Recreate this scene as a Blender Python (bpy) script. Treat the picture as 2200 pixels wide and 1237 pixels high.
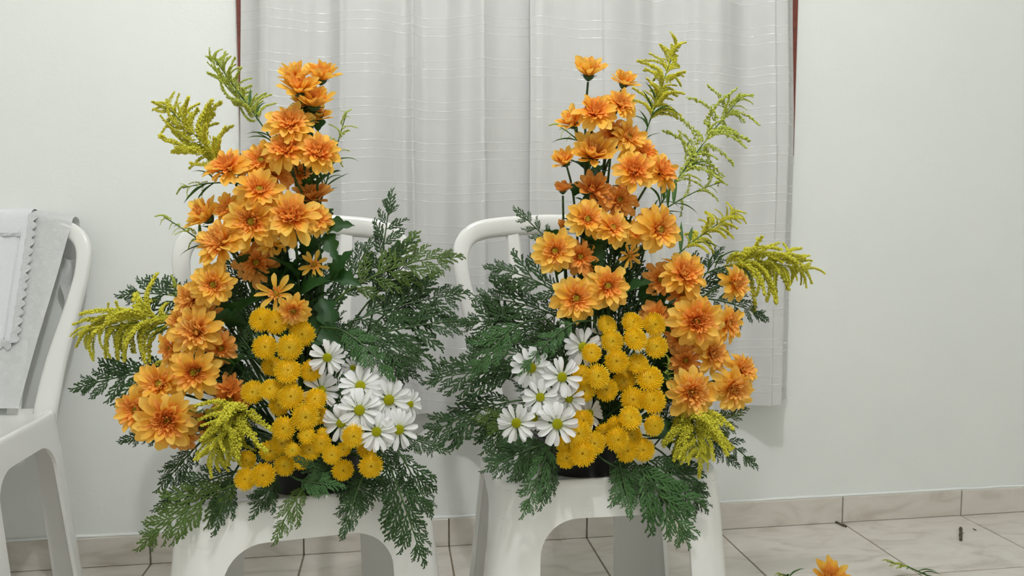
import bpy, math, random
from mathutils import Vector, Matrix, Quaternion, noise

for o in list(bpy.data.objects):
    bpy.data.objects.remove(o, do_unlink=True)
SC = bpy.context.scene
COL = SC.collection
random.seed(7)
PI = math.pi

# ------------------------------------------------------------------ camera
FPX, PSI, THETA = 1700.0, math.radians(8.5), math.radians(4.6)
CAM = Vector((0.0, -2.108, 0.875))
cd = bpy.data.cameras.new('camera')
cd.sensor_width = 36.0
cd.lens = 36.0 * FPX / 2200.0
cd.clip_start = 0.02
co = bpy.data.objects.new('camera', cd)
COL.objects.link(co)
co.location = CAM
co.rotation_euler = (PI / 2 - THETA, 0, -PSI)
SC.camera = co

# ------------------------------------------------------------------ world and exposure
w = bpy.data.worlds.new('night')
SC.world = w
w.use_nodes = True
w.node_tree.nodes['Background'].inputs[0].default_value = (0.02, 0.025, 0.035, 1)
w.node_tree.nodes['Background'].inputs[1].default_value = 0.3
SC.view_settings.view_transform = 'Standard'
SC.view_settings.look = 'None'
SC.view_settings.gamma = 1
SC.view_settings.use_curve_mapping = False
SC.view_settings.exposure = 0.0
LAMP = Vector((0.15, -1.60, 2.50))
LAMP_POWER = 620.0

# ------------------------------------------------------------------ pixel to world helpers
_F = Vector((math.sin(PSI) * math.cos(THETA), math.cos(PSI) * math.cos(THETA), -math.sin(THETA)))
_R = Vector((math.cos(PSI), -math.sin(PSI), 0))
_U = _R.cross(_F)
def ray(px, py):
    return _F + _R * ((px - 1100) / FPX) + _U * ((618.5 - py) / FPX)
def at(px, py, Y):
    r = ray(px, py)
    return CAM + r * ((Y - CAM.y) / r.y)
def on_z(px, py, Z):
    r = ray(px, py)
    return CAM + r * ((Z - CAM.z) / r.z)
def px_size(n, p):
    return n / FPX * (p - CAM).dot(_F)

# ------------------------------------------------------------------ materials
def lin(c):
    out = []
    for v in c:
        v = v / 255.0
        out.append(v / 12.92 if v <= 0.04045 else ((v + 0.055) / 1.055) ** 2.4)
    return (out[0], out[1], out[2], 1.0)

class NT:
    def __init__(self, name):
        self.m = bpy.data.materials.new(name)
        self.m.use_nodes = True
        self.t = self.m.node_tree
        self.b = self.t.nodes['Principled BSDF']
        self.out = self.t.nodes['Material Output']
    def n(self, kind, **kw):
        x = self.t.nodes.new(kind)
        for k, v in kw.items():
            setattr(x, k, v)
        return x
    def l(self, a, b):
        self.t.links.new(a, b)
    def ramp(self, fac, stops):
        r = self.n('ShaderNodeValToRGB')
        els = r.color_ramp.elements
        while len(els) < len(stops):
            els.new(0.5)
        for e, (p, c) in zip(els, stops):
            e.position = p
            e.color = c
        self.l(fac, r.inputs[0])
        return r.outputs[0]
    def mix(self, fac, a, b, blend='MIX'):
        x = self.n('ShaderNodeMix', data_type='RGBA', blend_type=blend)
        for s, v in ((x.inputs[0], fac), (x.inputs[6], a), (x.inputs[7], b)):
            if hasattr(v, 'is_output'):
                self.l(v, s)
            else:
                s.default_value = v
        return x.outputs[2]
    def noise(self, scale, detail=4, coord='Object', rough=0.55, vec=None):
        x = self.n('ShaderNodeTexNoise')
        x.inputs['Scale'].default_value = scale
        x.inputs['Detail'].default_value = detail
        x.inputs['Roughness'].default_value = rough
        if vec is None:
            tc = self.n('ShaderNodeTexCoord')
            vec = tc.outputs[coord]
        self.l(vec, x.inputs['Vector'])
        return x.outputs['Fac']
    def bump(self, h, strength, dist=0.002):
        x = self.n('ShaderNodeBump')
        x.inputs['Strength'].default_value = strength
        x.inputs['Distance'].default_value = dist
        self.l(h, x.inputs['Height'])
        self.l(x.outputs[0], self.b.inputs['Normal'])
    def set(self, color=None, rough=0.5, spec=0.5):
        if color is not None:
            if hasattr(color, 'is_output'):
                self.l(color, self.b.inputs['Base Color'])
            else:
                self.b.inputs['Base Color'].default_value = color
        self.b.inputs['Roughness'].default_value = rough
        self.b.inputs['Specular IOR Level'].default_value = spec
    def translucent(self, color, fac):
        tr = self.n('ShaderNodeBsdfTranslucent')
        if hasattr(color, 'is_output'):
            self.l(color, tr.inputs[0])
        else:
            tr.inputs[0].default_value = color
        mx = self.n('ShaderNodeMixShader')
        mx.inputs[0].default_value = fac
        self.l(self.b.outputs[0], mx.inputs[1])
        self.l(tr.outputs[0], mx.inputs[2])
        self.l(mx.outputs[0], self.out.inputs[0])
    def uv(self):
        u = self.n('ShaderNodeUVMap')
        s = self.n('ShaderNodeSeparateXYZ')
        self.l(u.outputs[0], s.inputs[0])
        return s.outputs[0], s.outputs[1]
    def rnd(self):
        return self.n('ShaderNodeObjectInfo').outputs['Random']

def petal_mat(name, base, mid, tip, alt, fac=0.3, rough=0.55):
    k = NT(name)
    u, v = k.uv()
    c = k.ramp(v, [(0.0, lin(base)), (0.45, lin(mid)), (1.0, lin(tip))])
    c = k.mix(k.n('ShaderNodeMath', operation='MULTIPLY').outputs[0], c, lin(alt))
    mt = [n for n in k.t.nodes if n.type == 'MATH'][0]
    k.l(k.rnd(), mt.inputs[0])
    mt.inputs[1].default_value = 0.55
    k.set(c, rough, 0.3)
    k.translucent(c, fac)
    return k.m

M = {}
M['petal'] = petal_mat('orange_petal', (253, 172, 52), (255, 202, 72), (255, 220, 114), (255, 192, 62), 0.4)
M['petal_in'] = petal_mat('orange_inner_petal', (244, 116, 38), (255, 182, 72), (255, 214, 124), (255, 160, 64), 0.4)
M['petal_rust'] = petal_mat('rust_petal', (232, 132, 50), (248, 172, 76), (252, 198, 108), (244, 158, 70), 0.38)
M['pompon'] = petal_mat('yellow_floret', (252, 192, 6), (255, 214, 12), (255, 236, 76), (255, 210, 8), 0.32, 0.4)
M['daisy'] = petal_mat('white_petal', (225, 230, 205), (246, 246, 244), (250, 250, 250), (242, 242, 240), 0.3, 0.5)

def simple(name, c, rough=0.5, spec=0.5, noise_scale=None, c2=None, bump=0.0, trans=None, detail=4):
    k = NT(name)
    col = lin(c)
    if noise_scale:
        f = k.noise(noise_scale, detail)
        f2 = k.ramp(f, [(0.35, (0, 0, 0, 1)), (0.65, (1, 1, 1, 1))])
        col = k.mix(f2, lin(c), lin(c2 or c))
        if bump:
            k.bump(f, bump)
    k.set(col, rough, spec)
    if trans:
        k.translucent(lin(trans[0]), trans[1])
    return k.m

M['eye'] = simple('daisy_disc', (206, 200, 24), 0.7, 0.2, 900, (160, 166, 18), 0.6)
M['mum_eye'] = simple('chrysanthemum_disc', (206, 170, 36), 0.7, 0.2, 900, (150, 140, 30), 0.6)
M['pom_eye'] = simple('pompon_eye', (196, 146, 4), 0.7, 0.2, 900, (160, 120, 10), 0.5)
M['stem'] = simple('stem_green', (62, 92, 40), 0.55, 0.4, 120, (44, 70, 32))
M['leaf'] = simple('leaf_green', (42, 82, 34), 0.5, 0.4, 90, (30, 62, 28), 0.2, ((70, 120, 40), 0.2))
M['lance'] = simple('lance_leaf_green', (72, 110, 44), 0.5, 0.4, 90, (54, 92, 38), 0.2, ((90, 140, 50), 0.2))
M['cyp'] = simple('cypress_green', (58, 92, 42), 0.5, 0.4, 160, (40, 68, 32), 0.3, ((70, 130, 50), 0.15))
M['cyp_olive'] = simple('cypress_olive_green', (98, 122, 44), 0.5, 0.4, 160, (66, 98, 40), 0.3, ((120, 150, 50), 0.15))
M['cyp_blue'] = simple('cypress_blue_green', (82, 124, 64), 0.5, 0.4, 160, (58, 98, 50), 0.3, ((80, 140, 80), 0.15))
M['gold'] = simple('goldenrod_yellow', (248, 238, 74), 0.6, 0.3, 260, (228, 226, 78), 0.0, ((210, 210, 40), 0.25))
M['goldgreen'] = simple('goldenrod_green_yellow', (228, 234, 104), 0.6, 0.3, 260, (194, 212, 90), 0.0, ((180, 190, 60), 0.25))
M['plastic'] = simple('white_plastic', (240, 240, 236), 0.22, 0.5)
M['pot'] = simple('black_plastic', (20, 20, 21), 0.35, 0.5)
M['foam'] = simple('floral_foam', (24, 44, 26), 0.95, 0.1, 200, (16, 32, 20), 0.5)
M['twig'] = simple('dry_twig', (104, 98, 78), 0.8, 0.2, 200, (78, 70, 56), 0.4)
M['wood'] = simple('red_brown_wood', (122, 58, 44), 0.45, 0.5, 60, (100, 44, 34), 0.1)
M['rod'] = simple('rod_metal', (170, 170, 165), 0.35, 0.5)
M['grout'] = simple('grout', (150, 138, 122), 0.9, 0.2, 90, (128, 116, 100), 0.3)

def wall_mat():
    k = NT('white_wall_paint')
    f1 = k.noise(2.2, 5)
    f2 = k.noise(55, 6, rough=0.7)
    tc = k.n('ShaderNodeTexCoord')
    mp = k.n('ShaderNodeMapping')
    mp.inputs['Scale'].default_value = (3, 3, 14)
    mp.inputs['Rotation'].default_value = (0, 0.35, 0)
    k.l(tc.outputs['Object'], mp.inputs[0])
    f3 = k.noise(1.6, 5, vec=mp.outputs[0], rough=0.75)
    add = k.n('ShaderNodeMath', operation='ADD')
    k.l(f2, add.inputs[0]); k.l(f3, add.inputs[1])
    c = k.mix(k.ramp(f1, [(0.3, (0, 0, 0, 1)), (0.7, (1, 1, 1, 1))]), lin((243, 245, 241)), lin((239, 242, 238)))
    k.set(c, 0.5, 0.3)
    k.bump(add.outputs[0], 0.18, 0.003)
    return k.m
M['wall'] = wall_mat()
M['ceil'] = simple('ceiling_paint', (246, 247, 244), 0.8, 0.2, 40, (242, 243, 240), 0.1)

def tile_mat():
    k = NT('marbled_beige_tile')
    tc = k.n('ShaderNodeTexCoord')
    oi = k.n('ShaderNodeObjectInfo')
    sc = k.n('ShaderNodeVectorMath', operation='SCALE')
    k.l(oi.outputs['Location'], sc.inputs[0])
    sc.inputs['Scale'].default_value = 7.3
    ad = k.n('ShaderNodeVectorMath', operation='ADD')
    k.l(tc.outputs['Object'], ad.inputs[0])
    k.l(sc.outputs[0], ad.inputs[1])
    mp = k.n('ShaderNodeMapping')
    mp.inputs['Rotation'].default_value = (0, 0, 0.5)
    mp.inputs['Scale'].default_value = (5, 12, 9)
    k.l(ad.outputs[0], mp.inputs[0])
    nz = k.n('ShaderNodeTexNoise')
    nz.inputs['Scale'].default_value = 1.2
    nz.inputs['Detail'].default_value = 6
    nz.inputs['Distortion'].default_value = 1.1
    k.l(mp.outputs[0], nz.inputs['Vector'])
    c = k.ramp(nz.outputs['Fac'], [(0.3, lin((196, 188, 176))), (0.46, lin((218, 211, 201))), (0.6, lin((224, 218, 209))), (0.8, lin((208, 199, 187)))])
    k.set(c, 0.32, 0.45)
    return k.m
M['tile'] = tile_mat()

def curtain_mat():
    # white voile, groups of three satin threads repeating down the cloth
    k = NT('white_voile')
    k.set(lin((222, 222, 220)), 0.62, 0.3)
    tc = k.n('ShaderNodeTexCoord')
    mp = k.n('ShaderNodeMapping'); mp.inputs['Scale'].default_value = (900, 900, 60)
    k.l(tc.outputs['Object'], mp.inputs[0])
    f = k.noise(1.0, 2, vec=mp.outputs[0])
    k.bump(f, 0.12, 0.001)
    k.translucent(lin((225, 225, 222)), 0.12)
    return k.m
M['voile'] = curtain_mat()

def damask_mat():
    k = NT('white_damask')
    f = k.noise(48, 8, rough=0.78)
    r = k.ramp(f, [(0.48, (0, 0, 0, 1)), (0.62, (1, 1, 1, 1))])
    k.set(k.mix(r, lin((228, 229, 228)), lin((238, 239, 239))), 0.6, 0.4)
    rr = k.n('ShaderNodeMapRange'); k.l(r, rr.inputs[0]); rr.inputs[3].default_value = 0.65; rr.inputs[4].default_value = 0.3
    k.l(rr.outputs[0], k.b.inputs['Roughness'])
    k.bump(r, 0.5, 0.0015)
    k.translucent(lin((235, 236, 235)), 0.15)
    return k.m
M['damask'] = damask_mat()
M['thread'] = simple('satin_thread', (224, 224, 223), 0.22, 0.6)
M['thread'].node_tree.nodes['Principled BSDF'].inputs['Metallic'].default_value = 0.1
M['linen'] = simple('white_linen', (234, 236, 238), 0.8, 0.2, 420, (226, 229, 231), 0.15)
M['lace'] = simple('white_lace', (238, 239, 240), 0.85, 0.2, 700, (206, 208, 208), 0.8)
def glass_mat():
    k = NT('window_glass')
    k.set(lin((200, 215, 220)), 0.02, 0.5)
    k.b.inputs['Transmission Weight'].default_value = 0.9
    return k.m
M['glass'] = glass_mat()
def bulb_mat():
    k = NT('lit_bulb')
    k.set(lin((255, 255, 250)), 0.4)
    k.b.inputs['Emission Color'].default_value = (0.985, 0.99, 1.0, 1)
    k.b.inputs['Emission Strength'].default_value = LAMP_POWER
    return k.m
M['bulb'] = bulb_mat()

# ------------------------------------------------------------------ mesh helpers
class MB:
    def __init__(self):
        self.v, self.f, self.uv = [], [], []
    def add(self, vs, fs, uvs=None, mtx=None):
        o = len(self.v)
        for p in vs:
            p = Vector(p)
            self.v.append(mtx @ p if mtx is not None else p)
        self.uv.extend(uvs if uvs else [(0.5, 0.5)] * len(vs))
        self.f.extend([tuple(i + o for i in f) for f in fs])
    def mesh(self, name, smooth=True):
        me = bpy.data.meshes.new(name)
        me.from_pydata([tuple(p) for p in self.v], [], self.f)
        ul = me.uv_layers.new(name='UVMap')
        buf = [0.0] * (2 * len(me.loops))
        li = [0] * len(me.loops)
        me.loops.foreach_get('vertex_index', li)
        for i, vi in enumerate(li):
            buf[2 * i], buf[2 * i + 1] = self.uv[vi]
        ul.data.foreach_set('uv', buf)
        if smooth:
            me.polygons.foreach_set('use_smooth', [True] * len(me.polygons))
        me.update()
        return me

def obj(name, me, mat=None, parent=None, mtx=None):
    if isinstance(me, MB):
        me = me.mesh(name)
    o = bpy.data.objects.new(name, me)
    COL.objects.link(o)
    if mat is not None and me is not None:
        m = M[mat] if isinstance(mat, str) else mat
        if not me.materials:
            me.materials.append(m)
        elif me.materials[0] != m:
            o.material_slots[0].link = 'OBJECT'
            o.material_slots[0].material = m
    if parent is not None:
        o.parent = parent
    if mtx is not None:
        o.matrix_local = mtx
    return o

def tag(o, label, cat, group=None):
    o['label'] = label
    o['category'] = cat
    if group:
        o['group'] = group
    return o
def thing(name, loc, label, cat, group=None, rz=0.0):
    o = bpy.data.objects.new(name, None)
    COL.objects.link(o)
    o.empty_display_size = 0.02
    o.location = loc
    o.rotation_euler = (0, 0, rz)
    return tag(o, label, cat, group)
def struct(name, me, mat=None):
    o = obj(name, me, mat)
    o['kind'] = 'structure'
    return o

def grid(nx, ny, fn):
    """fn(i/nx, j/ny) -> point; returns verts, faces, uvs"""
    vs, fs, uv = [], [], []
    for j in range(ny + 1):
        for i in range(nx + 1):
            vs.append(fn(i / nx, j / ny))
            uv.append((i / nx, j / ny))
    for j in range(ny):
        for i in range(nx):
            a = j * (nx + 1) + i
            fs.append((a, a + 1, a + nx + 2, a + nx + 1))
    return vs, fs, uv

def box(mb, x0, x1, y0, y1, z0, z1, bev=0.0):
    if bev <= 0:
        vs = [(x, y, z) for z in (z0, z1) for y in (y0, y1) for x in (x0, x1)]
        mb.add(vs, [(0, 2, 3, 1), (4, 5, 7, 6), (0, 1, 5, 4), (2, 6, 7, 3), (0, 4, 6, 2), (1, 3, 7, 5)])
    else:
        b = bev
        vs, fs = [], []
        # bottom ring, side ring, top chamfer ring
        for (z, k) in ((z0, 0), (z1 - b, 0), (z1, b)):
            vs += [(x0 + k, y0 + k, z), (x1 - k, y0 + k, z), (x1 - k, y1 - k, z), (x0 + k, y1 - k, z)]
        for r in (0, 4):
            for i in range(4):
                j = (i + 1) % 4
                fs.append((r + i, r + j, r + 4 + j, r + 4 + i))
        fs += [(8, 9, 10, 11), (3, 2, 1, 0)]
        mb.add(vs, fs)

def tube(mb, pts, rad, seg=6, cap=True):
    """tube along points; rad number or list"""
    n = len(pts)
    pts = [Vector(p) for p in pts]
    rads = rad if isinstance(rad, (list, tuple)) else [rad] * n
    t0 = (pts[1] - pts[0]).normalized()
    ref = Vector((0, 0, 1)) if abs(t0.z) < 0.8 else Vector((1, 0, 0))
    a = t0.cross(ref).normalized()
    vs, fs, uv = [], [], []
    for i, p in enumerate(pts):
        t = (pts[min(i + 1, n - 1)] - pts[max(i - 1, 0)]).normalized()
        a = (a - t * a.dot(t)).normalized()
        b = t.cross(a)
        for k in range(seg):
            an = 2 * PI * k / seg
            vs.append(p + (a * math.cos(an) + b * math.sin(an)) * rads[i])
            uv.append((k / seg, i / (n - 1)))
    for i in range(n - 1):
        for k in range(seg):
            k2 = (k + 1) % seg
            fs.append((i * seg + k, i * seg + k2, (i + 1) * seg + k2, (i + 1) * seg + k))
    if cap:
        fs.append(tuple(range(seg - 1, -1, -1)))
        fs.append(tuple((n - 1) * seg + k for k in range(seg)))
    mb.add(vs, fs, uv)

def lathe(mb, prof, seg=24, mtx=None):
    vs, fs, uv = [], [], []
    for i, (r, z) in enumerate(prof):
        for k in range(seg):
            a = 2 * PI * k / seg
            vs.append((r * math.cos(a), r * math.sin(a), z))
            uv.append((k / seg, i / (len(prof) - 1)))
    for i in range(len(prof) - 1):
        for k in range(seg):
            k2 = (k + 1) % seg
            fs.append((i * seg + k, i * seg + k2, (i + 1) * seg + k2, (i + 1) * seg + k))
    mb.add(vs, fs, uv, mtx)

def bez(p0, p1, p2, p3, n):
    out = []
    for i in range(n + 1):
        t = i / n
        s = 1 - t
        out.append(p0 * s ** 3 + p1 * (3 * s * s * t) + p2 * (3 * s * t * t) + p3 * t ** 3)
    return out

def interp(tab, t):
    for (a, va), (b, vb) in zip(tab, tab[1:]):
        if t <= b:
            k = (t - a) / (b - a)
            k = k * k * (3 - 2 * k)
            return va + (vb - va) * k
    return tab[-1][1]

# ================================================================== THE ROOM
X0, X1, Y0, ZC = -2.3, 2.9, -3.3, 2.72
WX0, WX1, WZ0, WZ1 = at(507, 0, -0.02).x, at(1715.5, 0, -0.02).x, 1.065, 2.12

mb = MB()      # back wall: four blocks around the window opening
T = 0.15
xs = [X0 - T, WX0, WX1, X1 + T]
zs = [0, WZ0, WZ1, ZC]
for i in range(3):
    for j in range(3):
        if not (i == 1 and j == 1):
            box(mb, xs[i], xs[i + 1], 0, T, zs[j], zs[j + 1])
me = mb.mesh('wall_back', False)
struct('wall_back', me, 'wall')
mb = MB(); box(mb, X0 - T, X0, Y0, 0, 0, ZC); struct('wall_left', mb.mesh('wall_left', False), 'wall')
mb = MB(); box(mb, X1, X1 + T, Y0, 0, 0, ZC); struct('wall_right', mb.mesh('wall_right', False), 'wall')
mb = MB(); box(mb, X0 - T, X1 + T, Y0 - T, Y0, 0, ZC); struct('wall_rear', mb.mesh('wall_rear', False), 'wall')
mb = MB(); box(mb, X0 - T, X1 + T, Y0 - T, T, ZC, ZC + 0.1); struct('ceiling', mb.mesh('ceiling', False), 'ceil')

# floor: grout slab with one object per tile
mb = MB(); box(mb, X0 - T, X1 + T, Y0 - T, T, -0.06, -0.002)
floor = struct('floor', mb.mesh('floor', False), 'grout')
TS = 0.3855
JX = 0.140
JY = -0.357
tile_cache = {}
def tile_obj(x0, x1, y0, y1, parent):
    key = (round(x1 - x0, 3), round(y1 - y0, 3))
    if key not in tile_cache:
        m_ = MB(); box(m_, -key[0] / 2, key[0] / 2, -key[1] / 2, key[1] / 2, -0.008, 0.0, 0.0012)
        tile_cache[key] = m_.mesh('tile', False)
    return obj('tile', tile_cache[key], 'tile', parent, Matrix.Translation(((x0 + x1) / 2, (y0 + y1) / 2, 0)))
G = 0.0022
i0 = math.floor((X0 - JX) / TS)
i1 = math.ceil((X1 - JX) / TS)
rows = [(JY, 0.0)]
y = JY
while y > Y0:
    rows.append((y - TS, y)); y -= TS
for (ya, yb) in rows:
    for i in range(i0, i1):
        xa, xb = max(JX + i * TS, X0), min(JX + (i + 1) * TS, X1)
        if xb - xa > 0.02:
            tile_obj(xa + G, xb - G, max(ya, Y0) + G, yb - G, floor)

# baseboard of cut tiles
BH = 0.076
mb = MB(); box(mb, X0, X1, -0.004, 0.0, 0.0, BH - 0.002)
bb = struct('baseboard_back', mb.mesh('baseboard_back', False), 'grout')
m_ = MB(); box(m_, -TS / 2 + 0.002, TS / 2 - 0.002, -BH / 2, BH / 2, 0.0, 0.008, 0.0012)
bbm = m_.mesh('tile', False)
for i in range(i0, i1):
    xa, xb = JX + i * TS, JX + (i + 1) * TS
    if xa < X0 or xb > X1:
        continue
    o = obj('tile', bbm, 'tile', bb)
    o.matrix_local = Matrix.Translation(((xa + xb) / 2, -0.003, 0.001 + BH / 2)) @ Matrix.Rotation(PI / 2, 4, 'X')
# rough plaster bead along the top of the baseboard
mb = MB()
n = 160
pts = [Vector((X0 + 0.01 + (X1 - X0 - 0.02) * i / n, -0.004 - 0.003 * noise.noise(Vector((i * 0.35, 2, 0))), BH + 0.004 + 0.003 * noise.noise(Vector((i * 0.3, 0, 5))))) for i in range(n + 1)]
tube(mb, pts, 0.005, 6)
struct('trim_1', mb.mesh('trim_1'), 'wall')

# window with red-brown wooden frame
mb = MB(); box(mb, WX0, WX1, 0.05, 0.056, WZ0, WZ1)
win = struct('window_1', mb.mesh('window_1', False), 'glass')
def bar(name, a, b, c, d, e, f):
    m_ = MB(); box(m_, a, b, c, d, e, f, 0.004); return obj(name, m_.mesh(name, False), 'wood', win)
FW = 0.05
bar('window_frame', WX0, WX0 + FW, -0.018, 0.09, WZ0, WZ1)
bar('window_frame', WX1 - FW, WX1, -0.018, 0.09, WZ0, WZ1)
bar('window_frame', WX0 + FW, WX1 - FW, -0.018, 0.09, WZ1 - FW, WZ1)
bar('window_frame', WX0 + FW, WX1 - FW, -0.018, 0.09, WZ0, WZ0 + FW)
for k in (1, 2, 3):
    xm = WX0 + (WX1 - WX0) * k / 4
    bar('mullion', xm - 0.02, xm + 0.02, 0.02, 0.085, WZ0 + FW, WZ1 - FW)

# ceiling lamp (its light)
lamp = thing('ceiling_lamp', (LAMP.x, LAMP.y, ZC), 'round white bulb in a plain socket under the ceiling', 'lamp')
mb = MB(); lathe(mb, [(0.0, 0.0), (0.055, 0.0), (0.055, -0.02), (0.028, -0.035), (0.024, -0.115), (0.0, -0.115)], 24)
obj('socket', mb, 'plastic', lamp)
mb = MB()
prof = [(0.001, -0.115), (0.022, -0.118)] + [(0.05 * math.sin(a), -0.19 - 0.05 * math.cos(a) * -1) for a in [PI * 0.16 * 1 + PI * 0.84 * q / 9 for q in range(10)]]
lathe(mb, prof, 16)
obj('bulb', mb, 'bulb', lamp)

# ------------------------------------------------------------------ curtains
def fold(px):
    """distance of the cloth from the wall, by position along the rod"""
    a = math.sin(px / 33.0 + 0.7); b = math.sin(px / 57.0 + 2.1)
    return 0.017 * math.copysign(abs(a) ** 1.3, a) + 0.014 * b + 0.004 * math.sin(px / 14.0 + 3 * b)
CZ1, CZ0 = 2.26, 0.377
rodz = 2.24
rod = thing('curtain_rod', (0.5 * (WX0 + WX1), -0.07, rodz), 'thin grey metal curtain rod above the window', 'curtain rod')
mb = MB(); tube(mb, [Vector((-1.0, 0, 0)), Vector((1.0, 0, 0))], 0.009, 12); obj('pole', mb, 'rod', rod)
for s in (-1, 1):
    mb = MB(); lathe(mb, [(0.0, -0.02), (0.014, -0.014), (0.018, 0.0), (0.014, 0.014), (0.0, 0.02)], 16); obj('finial', mb, 'rod', rod, Matrix.Translation((s * 1.01, 0, 0)))
    mb = MB(); box(mb, -0.008, 0.008, 0.0, 0.07, -0.01, 0.01); obj('bracket', mb.mesh('bracket', False), 'rod', rod, Matrix.Translation((s * 0.93, 0, 0)))

def curtain(name, label, xl, xr, ybase, flare_l, flare_r, sharp, edge_l, edge_r):
    nx, nz = 200, 40
    def fn(u, v):
        z = CZ0 + (CZ1 - CZ0) * v
        lo = 1 - v
        sm = max(0.0, min(1.0, (lo - .38) / .26)); sm = sm * sm * (3 - 2 * sm)
        x = xl + (xr - xl) * u - flare_l * sm * (1 - u) + flare_r * (sm - .4 * max(0.0, (lo - .7) / .3)) * u
        q = u * (xr - xl) * 900
        amp = 0.75 + 0.45 * lo + 0.08 * math.sin(z * 4 + u * 9)
        y = ybase - fold(q + 10 * math.sin(z * 1.7 + u * 3) + xl * 700) * amp * 1.15
        for (uc, wd, hh) in sharp:
            d = (u - uc - 0.008 * lo) / wd
            y -= hh * math.exp(-d * d) * (1 if d < 0 else 0.6)
        if u < 0.07: y = y * (u / 0.07) + edge_l * (1 - u / 0.07)
        if u > 0.93: y = y * ((1 - u) / 0.07) + edge_r * (1 - (1 - u) / 0.07)
        return (x + 0.004 * math.sin(z * 5), y, z + 0.006 * math.sin(u * 14 + 1) * lo)
    vs, fs, uv = grid(nx, nz, fn)
    uv = [(a, (CZ1 - CZ0) * b + 0.05 + 0.0) for a, b in uv]
    t = thing(name, ((xl + xr) / 2, ybase, CZ0), label, 'curtain', None)
    mb = MB(); mb.add(vs, fs, uv, Matrix.Translation(-Vector(t.location)))
    obj('cloth', mb, 'voile', t)
    # satin threads woven across in groups of three
    mb = MB()
    H = CZ1 - CZ0
    z = CZ0 + 0.035
    zz = []
    while z < CZ1 - 0.03:
        zz += [z, z + 0.0215, z + 0.043]; z += 0.1045
    for z in zz:
        pts = [Vector(fn(i / nx, (z - CZ0) / H)) - Vector(t.location) for i in range(nx + 1)]
        vs, fs = [], []
        for i, p in enumerate(pts):
            q = pts[min(i + 1, nx)] - pts[max(i - 1, 0)]
            nn = Vector((q.y, -q.x, 0)).normalized()
            for (c_, s_) in ((-1.0, 0.0), (-.6, .8), (0, 1.0), (.6, .8), (1.0, 0.0)):
                vs.append(p + Vector((0, 0, -c_ * .0010)) + nn * (s_ * .00045 - .0001))
        for i in range(nx):
            for k in range(4):
                a_ = i * 5 + k
                fs.append((a_, a_ + 1, a_ + 6, a_ + 5))
        mb.add(vs, fs)
    o = obj('satin_threads', mb, 'thread', t); o['kind'] = 'stuff'
    # stitched hem, a doubled band at the foot of the cloth
    mb = MB()
    hv = [fn(i / nx, 0.0) for i in range(nx + 1)]
    h2 = [fn(i / nx, 0.018) for i in range(nx + 1)]
    vs = [(p[0], p[1] - 0.0022, p[2]) for p in hv] + [(p[0], p[1] - 0.0022, p[2]) for p in h2]
    fs = [(i, i + 1, nx + 2 + i, nx + 1 + i) for i in range(nx)]
    mb.add(vs, fs, [(0.5, 0.001)] * len(vs), Matrix.Translation(-Vector(t.location)))
    obj('hem', mb, 'voile', t)
    return t
cxl = at(513.5, 0, -0.04).x
cxm = at(1133, 0, -0.07).x
cxr = at(1706, 0, -0.04).x
curtain('curtain', 'white voile curtain with thin stripes, hanging behind the bouquet beside the draped chair', cxl, cxm + 0.03, -0.066, 0.005, 0.010,
        [(0.565, 0.022, 0.034), (0.10, 0.05, 0.012), (0.33, 0.04, 0.014), (0.80, 0.05, 0.02)], -0.030, -0.05)
curtain('curtain', 'white voile curtain with thin stripes, hanging next to the bare white wall', cxm, cxr, -0.080, -0.008, 0.022,
        [(0.02, 0.03, 0.02), (0.25, 0.05, 0.012), (0.55, 0.05, 0.012), (0.88, 0.06, 0.03)], -0.085, -0.024)

# ================================================================== CHAIRS
ZS = 0.442
class Outline:
    def __init__(self, wf, wb, d, r):
        cs = [Vector((-wf, -d)), Vector((wf, -d)), Vector((wb, d)), Vector((-wb, d))]
        self.p = []
        self.corner = []
        acc = 0
        for i in range(4):
            c = cs[i]
            a = (cs[i - 1] - c).normalized(); b = (cs[(i + 1) % 4] - c).normalized()
            ang = a.angle(b)
            off = r / math.tan(ang / 2)
            p0, p1 = c + a * off, c + b * off
            cen = c + (a + b).normalized() * (r / math.sin(ang / 2))
            a0 = math.atan2(p0.y - cen.y, p0.x - cen.x); a1 = math.atan2(p1.y - cen.y, p1.x - cen.x)
            if a1 < a0: a1 += 2 * PI
            for k in range(9):
                an = a0 + (a1 - a0) * k / 8
                self.p.append((cen + Vector((math.cos(an), math.sin(an))) * r, Vector((math.cos(an), math.sin(an)))))
        self.s = [0]
        for i in range(len(self.p)):
            self.s.append(self.s[-1] + (self.p[(i + 1) % len(self.p)][0] - self.p[i][0]).length)
        self.L = self.s[-1]
        self.corner = [self.s[4], self.s[13], self.s[22], self.s[31]]
    def at(self, s):
        s %= self.L
        for i in range(len(self.p)):
            if s <= self.s[i + 1] + 1e-9:
                k = (s - self.s[i]) / max(1e-9, self.s[i + 1] - self.s[i])
                a, b = self.p[i], self.p[(i + 1) % len(self.p)]
                return a[0].lerp(b[0], k), a[1].lerp(b[1], k).normalized()
OL = Outline(0.205, 0.185, 0.20, 0.055)
ZA = 0.378
def skirt_pt(s, z, flare=0.105):
    p, n = OL.at(s)
    q = p + n * (flare * max(0.0, ZS - 0.016 - z))
    return Vector((q.x, q.y, z))
def back_y(z):
    return 0.178 + 0.085 * max(0, (z - 0.44) / 0.44) ** 0.85

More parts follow.
